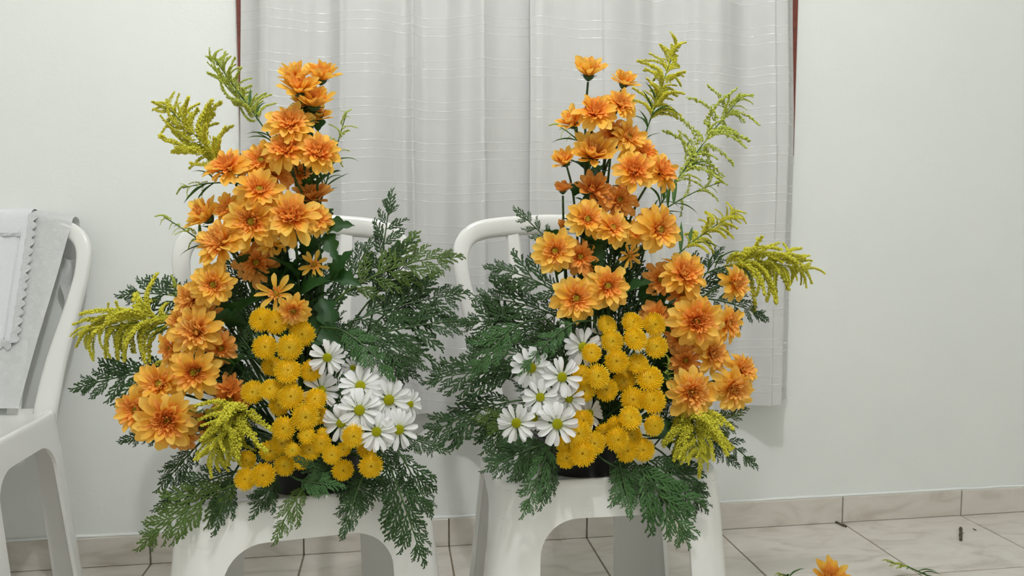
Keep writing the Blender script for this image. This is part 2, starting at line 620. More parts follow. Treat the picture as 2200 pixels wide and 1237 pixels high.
def shell(vs, fs, th):
    """skin of thickness th: outer faces, inner faces and a hard rim"""
    nr = [Vector((0, 0, 0)) for _ in vs]
    cnt = {}
    for f in fs:
        p = [Vector(vs[i]) for i in f]
        n = (p[2] - p[0]).cross(p[3] - p[1])
        for i in f: nr[i] += n
        for k in range(len(f)):
            e = (f[k], f[(k + 1) % len(f)])
            cnt[e] = 1
    inn = [Vector(v) - n.normalized() * th for v, n in zip(vs, nr)]
    mb = MB()
    mb.add(vs, fs)
    mb.add(inn, [tuple(reversed(f)) for f in fs])
    for (a, b) in list(cnt):
        if (b, a) not in cnt:
            mb.add([vs[b], vs[a], inn[a], inn[b]], [(0, 1, 2, 3)])
    return mb
def build_chair_meshes():
    me = {}
    # seat: dished shell with a rounded rim
    rings = [(1.0, ZS - 0.016), (0.9985, ZS - 0.011), (0.993, ZS - 0.006), (0.983, ZS - 0.002), (0.97, ZS), (0.945, ZS - 0.0005), (0.91, ZS - 0.004), (0.85, ZS - 0.010), (0.6, ZS - 0.014), (0.3, ZS - 0.016), (0.02, ZS - 0.016)]
    n = 72
    vs, fs = [], []
    for (k, z) in rings:
        for i in range(n):
            p, nn = OL.at(OL.L * i / n)
            vs.append((p.x * k, p.y * k, z))
    for r in range(len(rings) - 1):
        for i in range(n):
            j = (i + 1) % n
            fs.append((r * n + i, r * n + j, (r + 1) * n + j, (r + 1) * n + i))
    fs.append(tuple((len(rings) - 1) * n + i for i in range(n)))
    mb = MB(); mb.add(vs, fs); me['seat'] = mb.mesh('seat')
    # apron band
    m_, h_ = 96, 5
    vs, fs = [], []
    for j in range(h_ + 1):
        z = ZS - 0.016 + (ZA - ZS + 0.016) * j / h_
        for i in range(m_):
            vs.append(skirt_pt(OL.L * i / m_, z))
    for j in range(h_):
        for i in range(m_):
            k = (i + 1) % m_
            fs.append((j * m_ + k, j * m_ + i, (j + 1) * m_ + i, (j + 1) * m_ + k))
    me['apron'] = shell(vs, fs, 0.007).mesh('apron')
    # legs: corner shells whose edges sweep into the arches
    r = 0.062
    for q in range(4):
        sc = OL.corner[q]
        zsr = [ZA - r + r * math.sin(PI / 2 * (1 - k / 9)) for k in range(10)] + [(ZA - r) * (1 - k / 8) for k in range(1, 9)]
        vs, fs = [], []
        nc = 14
        for z in zsr:
            w0 = 0.062 - 0.014 * (1 - z / ZA)
            d = max(0.0, z - (ZA - r))
            w_ = w0 + r - math.sqrt(max(0.0, r * r - d * d))
            for i in range(nc + 1):
                vs.append(skirt_pt(sc + w_ * (2 * i / nc - 1), z))
        for j in range(len(zsr) - 1):
            for i in range(nc):
                a = j * (nc + 1) + i
                fs.append((a + 1, a, a + nc + 1, a + nc + 2))
        me['leg%d' % q] = shell(vs, fs, 0.008).mesh('leg')
    # back frame: one sweep up the post, round the corner, along the rail and down
    half = [((0.152, 0.405), 0.052), ((0.159, 0.47), 0.052), ((0.173, 0.56), 0.046), ((0.199, 0.66), 0.038), ((0.219, 0.74), 0.033), ((0.2255, 0.79), 0.034),
            ((0.2225, 0.822), 0.037), ((0.209, 0.845), 0.040), ((0.184, 0.860), 0.043), ((0.14, 0.868), 0.044), ((0.065, 0.8735), 0.044)]
    path = [(-x, z, wd) for (x, z), wd in half] + [(0.0, 0.875, 0.044)] + [(x, z, wd) for (x, z), wd in reversed(half)]
    # densify
    dense = []
    for i in range(len(path) - 1):
        for k in range(4):
            t = k / 4
            p = [path[max(i - 1, 0)], path[i], path[i + 1], path[min(i + 2, len(path) - 1)]]
            dense.append(tuple(0.5 * ((2 * p[1][c]) + (-p[0][c] + p[2][c]) * t + (2 * p[0][c] - 5 * p[1][c] + 4 * p[2][c] - p[3][c]) * t * t + (-p[0][c] + 3 * p[1][c] - 3 * p[2][c] + p[3][c]) * t ** 3) for c in range(3)))
    dense.append(path[-1])
    vs, fs = [], []
    ns = 16
    for i, (x, z, wd) in enumerate(dense):
        a, b = dense[max(i - 1, 0)], dense[min(i + 1, len(dense) - 1)]
        t = Vector((b[0] - a[0], 0, b[1] - a[1])).normalized()
        nn = Vector((t.z, 0, -t.x))
        bow = 0.022 * (1 - (x / 0.23) ** 2) * max(0, min(1, (z - 0.5) / 0.3))
        c = Vector((x, back_y(z) + bow, z))
        sl = Vector((0, 1, -0.18)).normalized()
        for k in range(ns):
            an = 2 * PI * k / ns
            ca, sa = math.cos(an), math.sin(an)
            e1 = math.copysign(abs(ca) ** 0.7, ca) * wd / 2
            e2 = math.copysign(abs(sa) ** 0.7, sa) * 0.012
            vs.append(c + nn * e1 + sl * e2)
    for i in range(len(dense) - 1):
        for k in range(ns):
            k2 = (k + 1) % ns
            fs.append((i * ns + k, (i + 1) * ns + k, (i + 1) * ns + k2, i * ns + k2))
    fs.append(tuple(range(ns))); fs.append(tuple((len(dense) - 1) * ns + k for k in range(ns - 1, -1, -1)))
    mb = MB(); mb.add(vs, fs); me['back'] = mb.mesh('back_frame')
    # slats
    for q, xt in enumerate((-0.106, 0.0, 0.106)):
        vs, fs = [], []
        rowsn = 14
        for j in range(rowsn + 1):
            z = 0.43 + (0.862 - 0.43) * j / rowsn
            x = xt * (0.76 + 0.24 * j / rowsn)
            bow = 0.022 * (1 - (x / 0.23) ** 2) * max(0, min(1, (z - 0.5) / 0.3))
            yb = back_y(z) + bow
            hw = 0.0155
            for (dx, dy) in ((-hw, 0.002), (-hw + 0.004, -0.004), (hw - 0.004, -0.004), (hw, 0.002), (hw, 0.006), (-hw, 0.006)):
                vs.append((x + dx, yb + dy, z))
        for j in range(rowsn):
            for k in range(6):
                k2 = (k + 1) % 6
                fs.append((j * 6 + k, j * 6 + k2, (j + 1) * 6 + k2, (j + 1) * 6 + k))
        mb = MB(); mb.add(vs, fs); me['slat%d' % q] = mb.mesh('slat', False)
    return me
CH = build_chair_meshes()
def chair(loc, rz, label):
    t = thing('plastic_chair', loc, label, 'chair', 'white plastic stacking chairs', rz)
    obj('seat', CH['seat'], 'plastic', t)
    for nm, key in [('apron', 'apron')] + [('leg', 'leg%d' % q) for q in range(4)]:
        o = obj(nm, CH[key], 'plastic', t)
    bk = obj('backrest', CH['back'], 'plastic', t)
    for q in range(3):
        obj('slat', CH['slat%d' % q], 'plastic', bk)
    return t
CHA = Vector((-0.166, -0.648, 0)); RA = math.radians(8)
CHB = Vector((0.370, -0.628, 0)); RB = math.radians(0.0)
CHC = Vector((-0.980, -0.305, 0)); RC = math.radians(-4)
chair(CHA, RA, 'white plastic chair holding the bouquet beside the lace-draped chair')
chair(CHB, RB, 'white plastic chair holding the bouquet farther from the lace-draped chair')
chair(CHC, RC, 'white plastic chair draped with white lace cloth against the wall')

# ------------------------------------------------------------------ cloths on the draped chair
def drape(x_right, z0, yoff, x_left=-0.20, ny=48, nx=36, amp=0.004, seed=0.0, back=0.10):
    """cloth over the top rail in the chair's own frame; x_right(k) gives the slanting right edge"""
    prof = []                      # (y, z) from behind the rail, over it, and down the front
    for k in range(6): prof.append((0.292, 0.79 + (0.885 - 0.79) * k / 5))
    for k in range(1, 8):
        a = PI * k / 8
        prof.append((0.274 + 0.020 * math.cos(a) - yoff * (k / 8), 0.889 + (0.018 + yoff * 0.6) * math.sin(a)))
    zt = 0.885
    nfront = ny
    for k in range(nfront + 1):
        z = zt + (z0 - zt) * k / nfront
        prof.append((back_y(z) - 0.010 - 0.030 * ((zt - z) / 0.44) - yoff, z))
    def fn(u, v):
        f = v * (len(prof) - 1); i = min(int(f), len(prof) - 2); k = f - i
        yy = prof[i][0] * (1 - k) + prof[i + 1][0] * k
        zz = prof[i][1] * (1 - k) + prof[i + 1][1] * k
        fr = max(0.0, min(1.0, (zt - zz) / 0.42)) if v > 0.2 else 0.0
        xr = x_right(fr)
        x = x_left + (xr - x_left) * u
        wav = amp * (0.3 + fr) * (math.sin(x * 46 + seed + fr * 2) + 0.6 * math.sin(x * 91 + 1.3 + seed))
        bow = 0.022 * (1 - (x / 0.23) ** 2)
        return (x, yy + bow - abs(wav), zz - 0.004 * (x / 0.2) ** 2 - 0.012 * max(0, abs(x) - 0.12) / 0.08 * (1 if v < 0.25 else 0.3))
    return fn
mC = Matrix.Translation(CHC) @ Matrix.Rotation(RC, 4, 'Z')
cl = thing('damask_cloth', mC @ Vector((0, 0.2, 0.45)), 'sheer white embroidered cloth hung over the backrest and down to the seat', 'cloth')
LI = cl.matrix_local.inverted() if False else Matrix.Translation(-(mC @ Vector((0, 0.2, 0.45))))
fnA = drape(lambda k: 0.198 - 0.09 * k, 0.452, 0.004)
vs, fs, uv = grid(36, 60, fnA)
mb = MB(); mb.add(vs, fs, uv, LI @ mC); obj('cloth', mb, 'damask', cl)
# a trailing corner of the same cloth behind the rail
def fnT(u, v):
    z = 0.80 - 0.125 * v
    return (0.158 + 0.036 * u - 0.006 * v + 0.004 * math.sin(v * 9), 0.295 - 0.01 * math.sin(u * 5 + v * 3), z - 0.012 * math.sin(u * 3))
vs, fs, uv = grid(10, 14, fnT)
mb = MB(); mb.add(vs, fs, uv, LI @ mC); obj('trailing_corner', mb, 'damask', cl)

lc_base = mC @ Vector((0, 0.19, 0.6))
lc = thing('lace_napkin', lc_base, 'plain white napkin with scalloped lace border laid over the embroidered cloth', 'napkin')
LI2 = Matrix.Translation(-lc_base)
fnB = drape(lambda k: 0.100 - 0.03 * k, 0.600, 0.011, -0.19, 40, 30, 0.002, 2.0)
vs, fs, uv = grid(30, 50, fnB)
mb = MB(); mb.add(vs, fs, uv, LI2 @ mC); obj('panel', mb, 'linen', lc)
def lace_strip(path, outdirs, width, scw, name='lace_edging'):
    """scalloped strip along a 3-D path"""
    mb = MB()
    acc = 0.0
    vs, fs = [], []
    for i, p in enumerate(path):
        if i: acc += (path[i] - path[i - 1]).length
        sc = abs(math.sin(PI * acc / scw))
        w_ = width * (0.55 + 0.45 * sc)
        o_ = outdirs[i]
        for k in range(4):
            vs.append(p + o_ * (w_ * (k / 3) - 0.004) + Vector((0, -0.0025 - 0.002 * math.sin(k * 1.3 + acc * 200), 0)))
    for i in range(len(path) - 1):
        for k in range(3):
            a = i * 4 + k
            fs.append((a, a + 1, a + 5, a + 4))
    mb.add(vs, fs, None, LI2)
    return obj(name, mb, 'lace', lc)
N = 90
pth = [mC @ Vector(fnB(1.0, 0.215 + 0.785 * i / N)) for i in range(N + 1)]
lace_strip(pth, [mC.to_3x3() @ Vector((1, 0, 0))] * (N + 1), 0.022, 0.021)
pth = [mC @ Vector(fnB(i / N, 1.0)) for i in range(N + 1)]
lace_strip(pth, [Vector((0, -0.05, -1))] * (N + 1), 0.022, 0.021)
pth = [mC @ Vector(fnB(0.95 * i / N, 0.335)) + Vector((0, -0.002, 0)) for i in range(N + 1)]
lace_strip(pth, [Vector((0, -0.15, -1)).normalized()] * (N + 1), 0.009, 0.009)
# inner turned border of the panel
mb = MB()
pb = [mC @ Vector(fnB(0.93, 0.3 + 0.68 * i / 40)) + Vector((0, -0.0015, 0)) for i in range(41)]
tube(mb, [p - lc_base for p in pb], 0.0016, 5); obj('seam', mb, 'linen', lc)

# ================================================================== FLOWER MESHES
def petal_geo(length, width, bend0, bend1, cup, tip=0.12, twist=0.0, nx=4, ny=6, wid=None):
    """petal along +X from the origin, upper side +Z; bends in radians"""
    wid = wid or [(0, .22), (.25, .55), (.5, .88), (.68, 1.0), (.84, .90), (.94, .66), (1, tip * 1.6)]
    pos = Vector((0, 0, 0)); ang = bend0
    rows_ = [(pos.copy(), ang)]
    for j in range(ny):
        ang = bend0 + bend1 * ((j + 0.5) / ny)
        pos = pos + Vector((math.cos(ang), 0, math.sin(ang))) * (length / ny)
        rows_.append((pos.copy(), bend0 + bend1 * (j + 1) / ny))
    vs, fs, uv = [], [], []
    for j, (p, an) in enumerate(rows_):
        t = j / ny
        hw = width / 2 * interp(wid, t)
        up = Vector((-math.sin(an), 0, math.cos(an)))
        for i in range(nx + 1):
            s = 2 * i / nx - 1
            side = Vector((0, 1, 0)) * math.cos(twist * t) + up * math.sin(twist * t)
            vs.append(p + side * (hw * s * (1 - 0.25 * abs(cup) * abs(s))) + up * (cup * hw * s * s))
            uv.append((i / nx, t))
    for j in range(ny):
        for i in range(nx):
            a = j * (nx + 1) + i
            fs.append((a, a + 1, a + nx + 2, a + nx + 1))
    return vs, fs, uv

rp = random.Random(3)
def petal_set(n, length, width, b0, b1, cup, jit=0.15, tip=0.12):
    out = []
    for k in range(n):
        mb = MB()
        mb.add(*petal_geo(length * rp.uniform(.92, 1.08), width * rp.uniform(.9, 1.12), b0 + rp.uniform(-jit, jit), b1 + rp.uniform(-jit, jit) * 2, cup * rp.uniform(.6, 1.3), tip, rp.uniform(-.35, .35)))
        out.append(mb.mesh('petal'))
    return out
# unit flower: diameter 1, +Z is the face
P_OUT = petal_set(8, .43, .195, .12, -.45, .32, .24)
P_MID = petal_set(8, .37, .165, .46, -.40, .42, .22)
P_CUPO = petal_set(6, .44, .20, .75, .10, .45, .15)
P_CUPM = petal_set(5, .38, .18, 1.05, .15, .55, .12)
P_SPARSE = petal_set(5, .46, .15, .2, -.25, .35, .2)
P_BUD = petal_set(4, .55, .24, 1.25, .35, .7, .08)
P_DAISY = petal_set(7, .42, .145, .10, -.30, .28, .16, .35)
P_DAISY2 = petal_set(5, .40, .135, .28, -.35, .28, .12, .35)

def ring_join(specs, seed):
    """inner petals joined: specs (count, r0, length, width, bend0, bend1, cup, z)"""
    r_ = random.Random(seed)
    mb = MB()
    for (n, r0, L, W, b0, b1, cup, z) in specs:
        ph = r_.uniform(0, 6.28)
        for k in range(n):
            a = ph + 2 * PI * (k + r_.uniform(-.25, .25)) / n
            mt = Matrix.Rotation(a, 4, 'Z') @ Matrix.Translation((r0, 0, z))
            vs, fs, uv = petal_geo(L * r_.uniform(.8, 1.15), W * r_.uniform(.85, 1.15), b0 + r_.uniform(-.2, .2), b1 + r_.uniform(-.4, .4), cup, .25, r_.uniform(-.5, .5), 2, 5)
            mb.add(vs, fs, uv, mt)
    return mb.mesh('inner_petals')
INNER_OPEN = [ring_join([(14, .075, .27, .12, .60, -.15, .5, .01), (14, .075, .20, .085, .82, .25, .9, .015), (14, .075, .14, .06, .95, .8, .9, .02), (11, .07, .09, .045, 1.15, .9, .9, .02)], s) for s in (1, 2, 3)]
INNER_FULL = [ring_join([(16, .07, .30, .125, .62, -.1, .5, .01), (16, .07, .25, .10, .80, .15, .8, .02), (16, .06, .20, .075, .88, .35, .8, .03), (14, .05, .15, .055, 1.0, .45, .8, .05), (10, .03, .12, .045, 1.2, .3, .7, .06)], s) for s in (4, 5, 6)]
INNER_CUP = [ring_join([(12, .055, .34, .13, 1.0, .1, .5, .01), (12, .045, .31, .1, 1.2, .2, .6, .015), (9, .03, .28, .08, 1.38, .2, .6, .015)], s) for s in (7, 8)]
INNER_SPARSE = [ring_join([(11, .05, .17, .07, .8, -.1, .8, .01), (8, .03, .1, .05, 1.2, .6, .8, .015)], s) for s in (9, 10)]

def disc_mesh(r, h, bumps, name):
    mb = MB()
    lathe(mb, [(r, 0.0), (r * .96, h * .45), (r * .75, h * .82), (r * .4, h), (r * .08, h * .92)], 14)
    mb.f.append(tuple(range(len(mb.v) - 14, len(mb.v))))
    for k in range(bumps):
        q = math.sqrt((k + .5) / bumps) * .95
        a = k * 2.39996
        z = h * (1 - q ** 3 * .6)
        c = Vector((r * q * math.cos(a), r * q * math.sin(a), z))
        e = r * .13
        mb.add([c + Vector((e, 0, 0)), c + Vector((0, e, 0)), c + Vector((-e, 0, 0)), c + Vector((0, -e, 0)), c + Vector((0, 0, e * 1.3))], [(0, 1, 4), (1, 2, 4), (2, 3, 4), (3, 0, 4)])
    return mb.mesh(name)
D_MUM = disc_mesh(.072, .06, 24, 'disc')
D_DAISY = disc_mesh(.120, .07, 60, 'disc')
def calyx_mesh():
    mb = MB(); lathe(mb, [(.02, -.13), (.05, -.11), (.11, -.05), (.13, 0.0), (.09, .015), (.01, .01)], 12)
    for k in range(9):
        a = 2 * PI * k / 9
        mb.add(*petal_geo(.1, .05, .5, -.3, .3, .1, 0, 2, 3), Matrix.Rotation(a, 4, 'Z') @ Matrix.Translation((.10, 0, -.03)))
    return mb.mesh('calyx')
CALYX = calyx_mesh()

def pompon_mesh(seed, n=165, open_=1.0):
    """low dome of spoon-shaped florets in a spiral, longest at the rim, a small hollow in the middle"""
    r_ = random.Random(seed)
    mb = MB()
    lathe(mb, [(.37, -.08), (.40, .0), (.37, .08), (.28, .14), (.15, .165), (.001, .15)], 18)
    for k in range(n):
        q = math.sqrt((k + 1.2) / n)
        a = k * 2.39996 + r_.uniform(-.03, .03)
        r0 = .40 * q
        z = .165 * math.sqrt(max(0.0, 1 - (q * .97) ** 2.4)) - .01 - .03 * max(0, 1 - q / .22)
        el = 1.22 - 1.42 * q ** 1.5 + r_.uniform(-.07, .07)
        L = (.08 + .03 * q) * r_.uniform(.95, 1.05) * open_
        vs, fs, uv = petal_geo(L,   .068 * (.62 + .55 * q), el, .45 * (1 - q) + .25, 1.1, .55, 0, 2, 3, [(0, .6), (.5, .85), (.8, 1.0), (1, .6)])
        mb.add(vs, fs, uv, Matrix.Rotation(a, 4, 'Z') @ Matrix.Translation((r0, 0, z)))
    return mb.mesh('florets')
POM = [pompon_mesh(s) for s in (11, 12, 13)]
POM_YOUNG = [pompon_mesh(s, 90, 1.25) for s in (14, 15)]
mb = MB(); lathe(mb, [(.05, .13), (.045, .155), (.025, .165), (.0005, .16)], 10); POM_EYE = mb.mesh('eye')

def lobed_leaf():
    wid = []
    n = 16
    for j in range(n + 1):
        t = j / n
        w_ = math.sin(PI * min(1, t * 1.02) ** .75) * (.55 + .45 * abs(math.cos(t * PI * 3.4 + .5)))
        wid.append((t, max(.03, w_)))
    mb = MB(); mb.add(*petal_geo(1, .62, .2, -.7, .35, .05, .2, 4, n, wid)); return mb.mesh('leaf')
def lance_leaf(b):
    mb = MB(); mb.add(*petal_geo(1, .17, .35, b, .5, .02, .2, 2, 8, [(0, .25), (.2, .8), (.4, 1), (.7, .6), (1, .03)])); return mb.mesh('leaf')
LOBED = lobed_leaf()
LANCE = [lance_leaf(-.9), lance_leaf(-.4), lance_leaf(-1.5)]

def face_quat(F, spin):
    return Vector(F).normalized().to_track_quat('Z', 'Y').to_matrix().to_4x4() @ Matrix.Rotation(spin, 4, 'Z')
rnd = random.Random(21)

POT_A = Vector((-0.135, -0.725, ZS - 0.016))
POT_B = Vector((0.345, -0.70, ZS - 0.016))
POT_H = 0.075
def foot_point(pot, head):
    d = Vector((head.x - pot.x, head.y - pot.y))
    k = min(0.075, d.length * 0.22)
    if d.length > 1e-6: d = d.normalized() * k
    return Vector((pot.x + d.x + rnd.uniform(-.02, .02), pot.y + d.y + rnd.uniform(-.02, .02), pot.z + POT_H - 0.025))

def make_stem(root, foot, head, F, rad, leaves=0, leaf_len=0.06):
    L = (head - foot).length
    out = Vector((head.x - foot.x, head.y - foot.y, 0))
    p2 = foot + Vector((0, 0, 1)) * (0.35 * L if head.z > foot.z + 0.05 else 0.18 * L) + out * 0.12
    pts = bez(head - F * 0.004, head - F * (0.22 * L), p2, foot, 12)
    mb = MB(); tube(mb, [p - foot for p in pts], [rad * (.85 + .35 * i / 12) for i in range(13)], 6)
    so = obj('stem', mb, 'stem', root)
    for k in range(leaves):
        t = rnd.uniform(.22, .6)
        i = int(t * 12)
        p = pts[i] - foot
        tg = (pts[i - 1] - pts[i + 1]).normalized()
        az = rnd.uniform(0, 2 * PI)
        d = (Vector((math.cos(az), -abs(math.sin(az)) * .7, .25)) + tg * .5).normalized()
        q = d.to_track_quat('X', 'Z').to_matrix().to_4x4()
        s = leaf_len * rnd.uniform(.7, 1.2)
        obj('leaf', LOBED, 'leaf', so, Matrix.Translation(p) @ q @ Matrix.Rotation(rnd.uniform(-.6, .6), 4, 'X') @ Matrix.Scale(s, 4))
    return pts

def facing(fx, fz):
    fw = math.sqrt(max(0.04, 1 - fx * fx - fz * fz))
    # forward means towards the viewer's side of the room
    return Vector((fx, -fw, fz)).normalized()

def mum(pot, px, py, d, kind, fx, fz, k, label, group, foot=None, leaves=None, stem_end=None, head=None):
    head = head or at(px, py, pot.y - k)
    D = px_size(d, head) * (1.24 if kind in ('cup', 'rust') else 1.12)
    F = facing(fx, fz)
    foot = foot or foot_point(pot, head)
    hb = head - F * (D * (0.12 if kind in ('open', 'full') else 0.2))
    root = thing('orange_chrysanthemum' if kind != 'bud' else 'chrysanthemum_bud', foot, label, 'flower', group)
    Rm = face_quat(F, rnd.uniform(0, 6.28))
    H = Matrix.Translation(hb - foot) @ Rm @ Matrix.Scale(D, 4)
    def ring(meshes, n, r0, z, mat, dt=0.0):
        ph = rnd.uniform(0, 6.28)
        for i in range(n):
            a = ph + 2 * PI * (i + rnd.uniform(-.22, .22)) / n
            m_ = H @ Matrix.Rotation(a, 4, 'Z') @ Matrix.Translation((r0, 0, z)) @ Matrix.Rotation(-dt + rnd.uniform(-.2, .2), 4, 'Y') @ Matrix.Rotation(rnd.uniform(-.4, .4), 4, 'X') @ Matrix.Scale(rnd.choice((1, 1, 1.05, .9, .95, 1.12, .8)), 4)
            obj('petal', rnd.choice(meshes), mat, root, m_)
    if kind in ('open', 'full'):
        ring(P_OUT, 15, .07, 0, 'petal', rnd.uniform(-.1, .15))
        ring(P_MID, 15, .065, .012, 'petal', rnd.uniform(-.05, .1))
        inn = rnd.choice(INNER_OPEN if kind == 'open' else INNER_FULL)
        o = obj('inner_petals', inn, 'petal_in', root, H); o['kind'] = 'stuff'
        obj('disc', D_MUM, 'mum_eye', root, H @ Matrix.Translation((0, 0, .03)))
    elif kind in ('cup', 'rust'):
        pm = 'petal' if kind == 'cup' else 'petal_rust'
        ring(P_CUPO, 12, .06, 0, pm, rnd.uniform(-.35, -.1))
        ring(P_CUPM, 10, .05, .01, pm)
        o = obj('inner_petals', rnd.choice(INNER_CUP), 'petal_in' if kind == 'cup' else 'petal_rust', root, H); o['kind'] = 'stuff'
    elif kind == 'dull':
        ring(P_OUT, 12, .07, 0, 'petal_rust', rnd.uniform(-.1, .15))
        ring(P_MID, 11, .065, .012, 'petal_rust')
        o = obj('inner_petals', rnd.choice(INNER_OPEN), 'petal_in', root, H); o['kind'] = 'stuff'
        obj('disc', D_MUM, 'mum_eye', root, H @ Matrix.Translation((0, 0, .03)))
    elif kind == 'sparse':
        ring(P_SPARSE, 9, .05, 0, 'petal')
        o = obj('inner_petals', rnd.choice(INNER_SPARSE), 'petal_in', root, H); o['kind'] = 'stuff'
        obj('disc', D_MUM, 'mum_eye', root, H @ Matrix.Translation((0, 0, .02)))
    elif kind == 'bud':
        ring(P_BUD, 9, .08, 0, 'petal_rust')
        ring(P_BUD, 6, .05, .02, 'petal_rust')
    obj('calyx', CALYX, 'stem', root, H)
    make_stem(root, foot, hb - F * D * .1, F, 0.0024 if d > 45 else 0.0018, (2 if py < 560 else 1) if leaves is None else leaves)
    return root

def pompon(pot, px, py, d, k, label, group, fx=0.0, fz=0.35, young=False):
    head = at(px, py, pot.y - k)
    D = px_size(d, head) * 1.02
    F = facing(fx + rnd.uniform(-.22, .22), fz + rnd.uniform(-.2, .2))
    foot = foot_point(pot, head)
    hb = head - F * D * .1
    root = thing('yellow_button_chrysanthemum', foot, label, 'flower', group)
    H = Matrix.Translation(hb - foot) @ face_quat(F, rnd.uniform(0, 6.28)) @ Matrix.Scale(D, 4)
    o = obj('florets', rnd.choice(POM_YOUNG if young else POM), 'pompon', root, H); o['kind'] = 'stuff'
    obj('eye', POM_EYE, 'pom_eye', root, H)
    obj('calyx', CALYX, 'stem', root, H @ Matrix.Translation((0, 0, -.06)) @ Matrix.Scale(1.6, 4))
    make_stem(root, foot, hb - F * D * .15, F, 0.0018)
    return root

def daisy(pot, px, py, d, fx, fz, k, label, group):
    head = at(px, py, pot.y - k)
    D = px_size(d, head)
    F = facing(fx, fz)
    foot = foot_point(pot, head)
    hb = head - F * D * .05
    root = thing('white_daisy', foot, label, 'flower', group)
    H = Matrix.Translation(hb - foot) @ face_quat(F, rnd.uniform(0, 6.28)) @ Matrix.Scale(D, 4)
    for meshes, n, z in ((P_DAISY, 12, 0.0), (P_DAISY2, 10, .018)):
        ph = rnd.uniform(0, 6.28)
        for i in range(n):
            a = ph + 2 * PI * (i + rnd.uniform(-.25, .25)) / n
            m_ = H @ Matrix.Rotation(a, 4, 'Z') @ Matrix.Translation((.09, 0, z)) @ Matrix.Rotation(rnd.uniform(-.15, .2), 4, 'Y') @ Matrix.Rotation(rnd.uniform(-.3, .3), 4, 'X')
            obj('petal', rnd.choice(meshes), 'daisy', root, m_)
    obj('disc', D_DAISY, 'eye', root, H @ Matrix.Translation((0, 0, .02)))
    obj('calyx', CALYX, 'stem', root, H)
    make_stem(root, foot, hb - F * D * .1, F, 0.0017)
    return root

# ------------------------------------------------------------------ goldenrod and cypress meshes
def gold_branch(seed, n=80, bend=.45, sz=1.0):
    r_ = random.Random(seed)
    mb = MB()
    def c(t): return Vector((t - .12 * t * t, 0, -bend * t * t + .10 * math.sin(PI * t)))
    tube(mb, [c(i / 8) for i in range(9)], [.014 * (1 - .6 * i / 8) for i in range(9)], 4)
    for k in range(n):
        t = .16 + .86 * (k + r_.uniform(-.5, .5)) / n
        t = max(.1, min(1.0, t))
        env = .105 * (1.15 - .75 * t) * min(1, (t - .05) * 5)
        a = r_.uniform(0, 2 * PI)
        rr = env * math.sqrt(r_.random())
        p = c(t) + Vector((r_.uniform(-.02, .02), math.cos(a) * rr, abs(math.sin(a)) * rr * 1.2 - .012))
        s = r_.uniform(.018, .038) * sz
        d = (p - c(max(0, t - .05)) + Vector((.02, 0, .02))).normalized()
        q = d.to_track_quat('X', 'Z').to_matrix().to_4x4()
        mt = Matrix.Translation(p) @ q
        mb.add([(-s, 0, 0), (0, s * .65, 0), (0, 0, s * .65), (0, -s * .65, 0), (0, 0, -s * .65), (s * 1.3, 0, 0)],
               [(0, 1, 2), (0, 2, 3), (0, 3, 4), (0, 4, 1), (5, 2, 1), (5, 3, 2), (5, 4, 3), (5, 1, 4)], None, mt)
    return mb.mesh('blossom_branch')
GB_FULL = [gold_branch(s, 230, b) for s, b in ((31, .35), (32, .5), (33, .25))]
GB_THIN = [gold_branch(s, 90, b, 1.2) for s, b in ((34, .5), (35, .7), (36, .35))]

def cyp_branchlet(seed):
    """flat spray along +X in the XY plane; flattened scale-leaf twigs"""
    r_ = random.Random(seed)
    mb = MB()
    def strip(p, a, L, w0, w1, curve):
        pts = []
        n = 3
        ang = a
        q = Vector(p)
        pts.append((q.copy(), ang))
        for i in range(n):
            ang += curve / n
            q = q + Vector((math.cos(ang), math.sin(ang), 0)) * (L / n)
            pts.append((q.copy(), ang))
        vs, fs = [], []
        for i, (q, an) in enumerate(pts):
            t = i / n
            w_ = w0 + (w1 - w0) * t
            sd = Vector((-math.sin(an), math.cos(an), 0))
            z = -.05 * q.x * q.x
            vs += [q + sd * w_ + Vector((0, 0, z)), q + Vector((0, 0, z + w_ * .55)), q - sd * w_ + Vector((0, 0, z)), q + Vector((0, 0, z - w_ * .55))]
        for i in range(n):
            for k in range(4):
                k2 = (k + 1) % 4
                fs.append((i * 4 + k, i * 4 + k2, i * 4 + 4 + k2, i * 4 + 4 + k))
        fs.append((n * 4, n * 4 + 1, n * 4 + 2, n * 4 + 3))
        mb.add(vs, fs)
        return pts
    def along(pts, t):
        f = t * 3; j = min(int(f), 2)
        return pts[j][0].lerp(pts[j + 1][0], f - j), pts[j][1] + (pts[j + 1][1] - pts[j][1]) * (f - j)
    W0 = .021
    ax = strip((0, 0, 0), 0, 1.0, W0 * 1.05, W0 * .8, r_.uniform(-.18, .18))
    n = 13
    for i in range(n):
        t = (i + .9) / (n + .6)
        s = 1 if i % 2 else -1
        if r_.random() < .05: continue
        q, an = along(ax, t)
        l2 = (.36 * (1 - t) ** .75 + .07) * min(1, .6 + t * 2) * r_.uniform(.8, 1.15)
        tw = strip(q, an + s * r_.uniform(.58, .8), l2, W0 * .9, W0 * .75, -s * r_.uniform(.1, .4))
        m = int(l2 / .052)
        for j in range(1, m + 1):
            u = (j + .3) / (m + 1.1)
            for s2 in ((1, -1) if l2 > .2 else ((1 if j % 2 else -1),)):
                if r_.random() < .12: continue
                q2, an2 = along(tw, u)
                strip(q2, an2 + s2 * r_.uniform(.5, .75), .085 * (1.05 - .45 * u) * r_.uniform(.75, 1.2), W0 * .75, W0 * .7, -s2 * r_.uniform(.1, .5))
    return mb.mesh('branchlet')
CB = [cyp_branchlet(s) for s in (41, 42, 43, 44)]

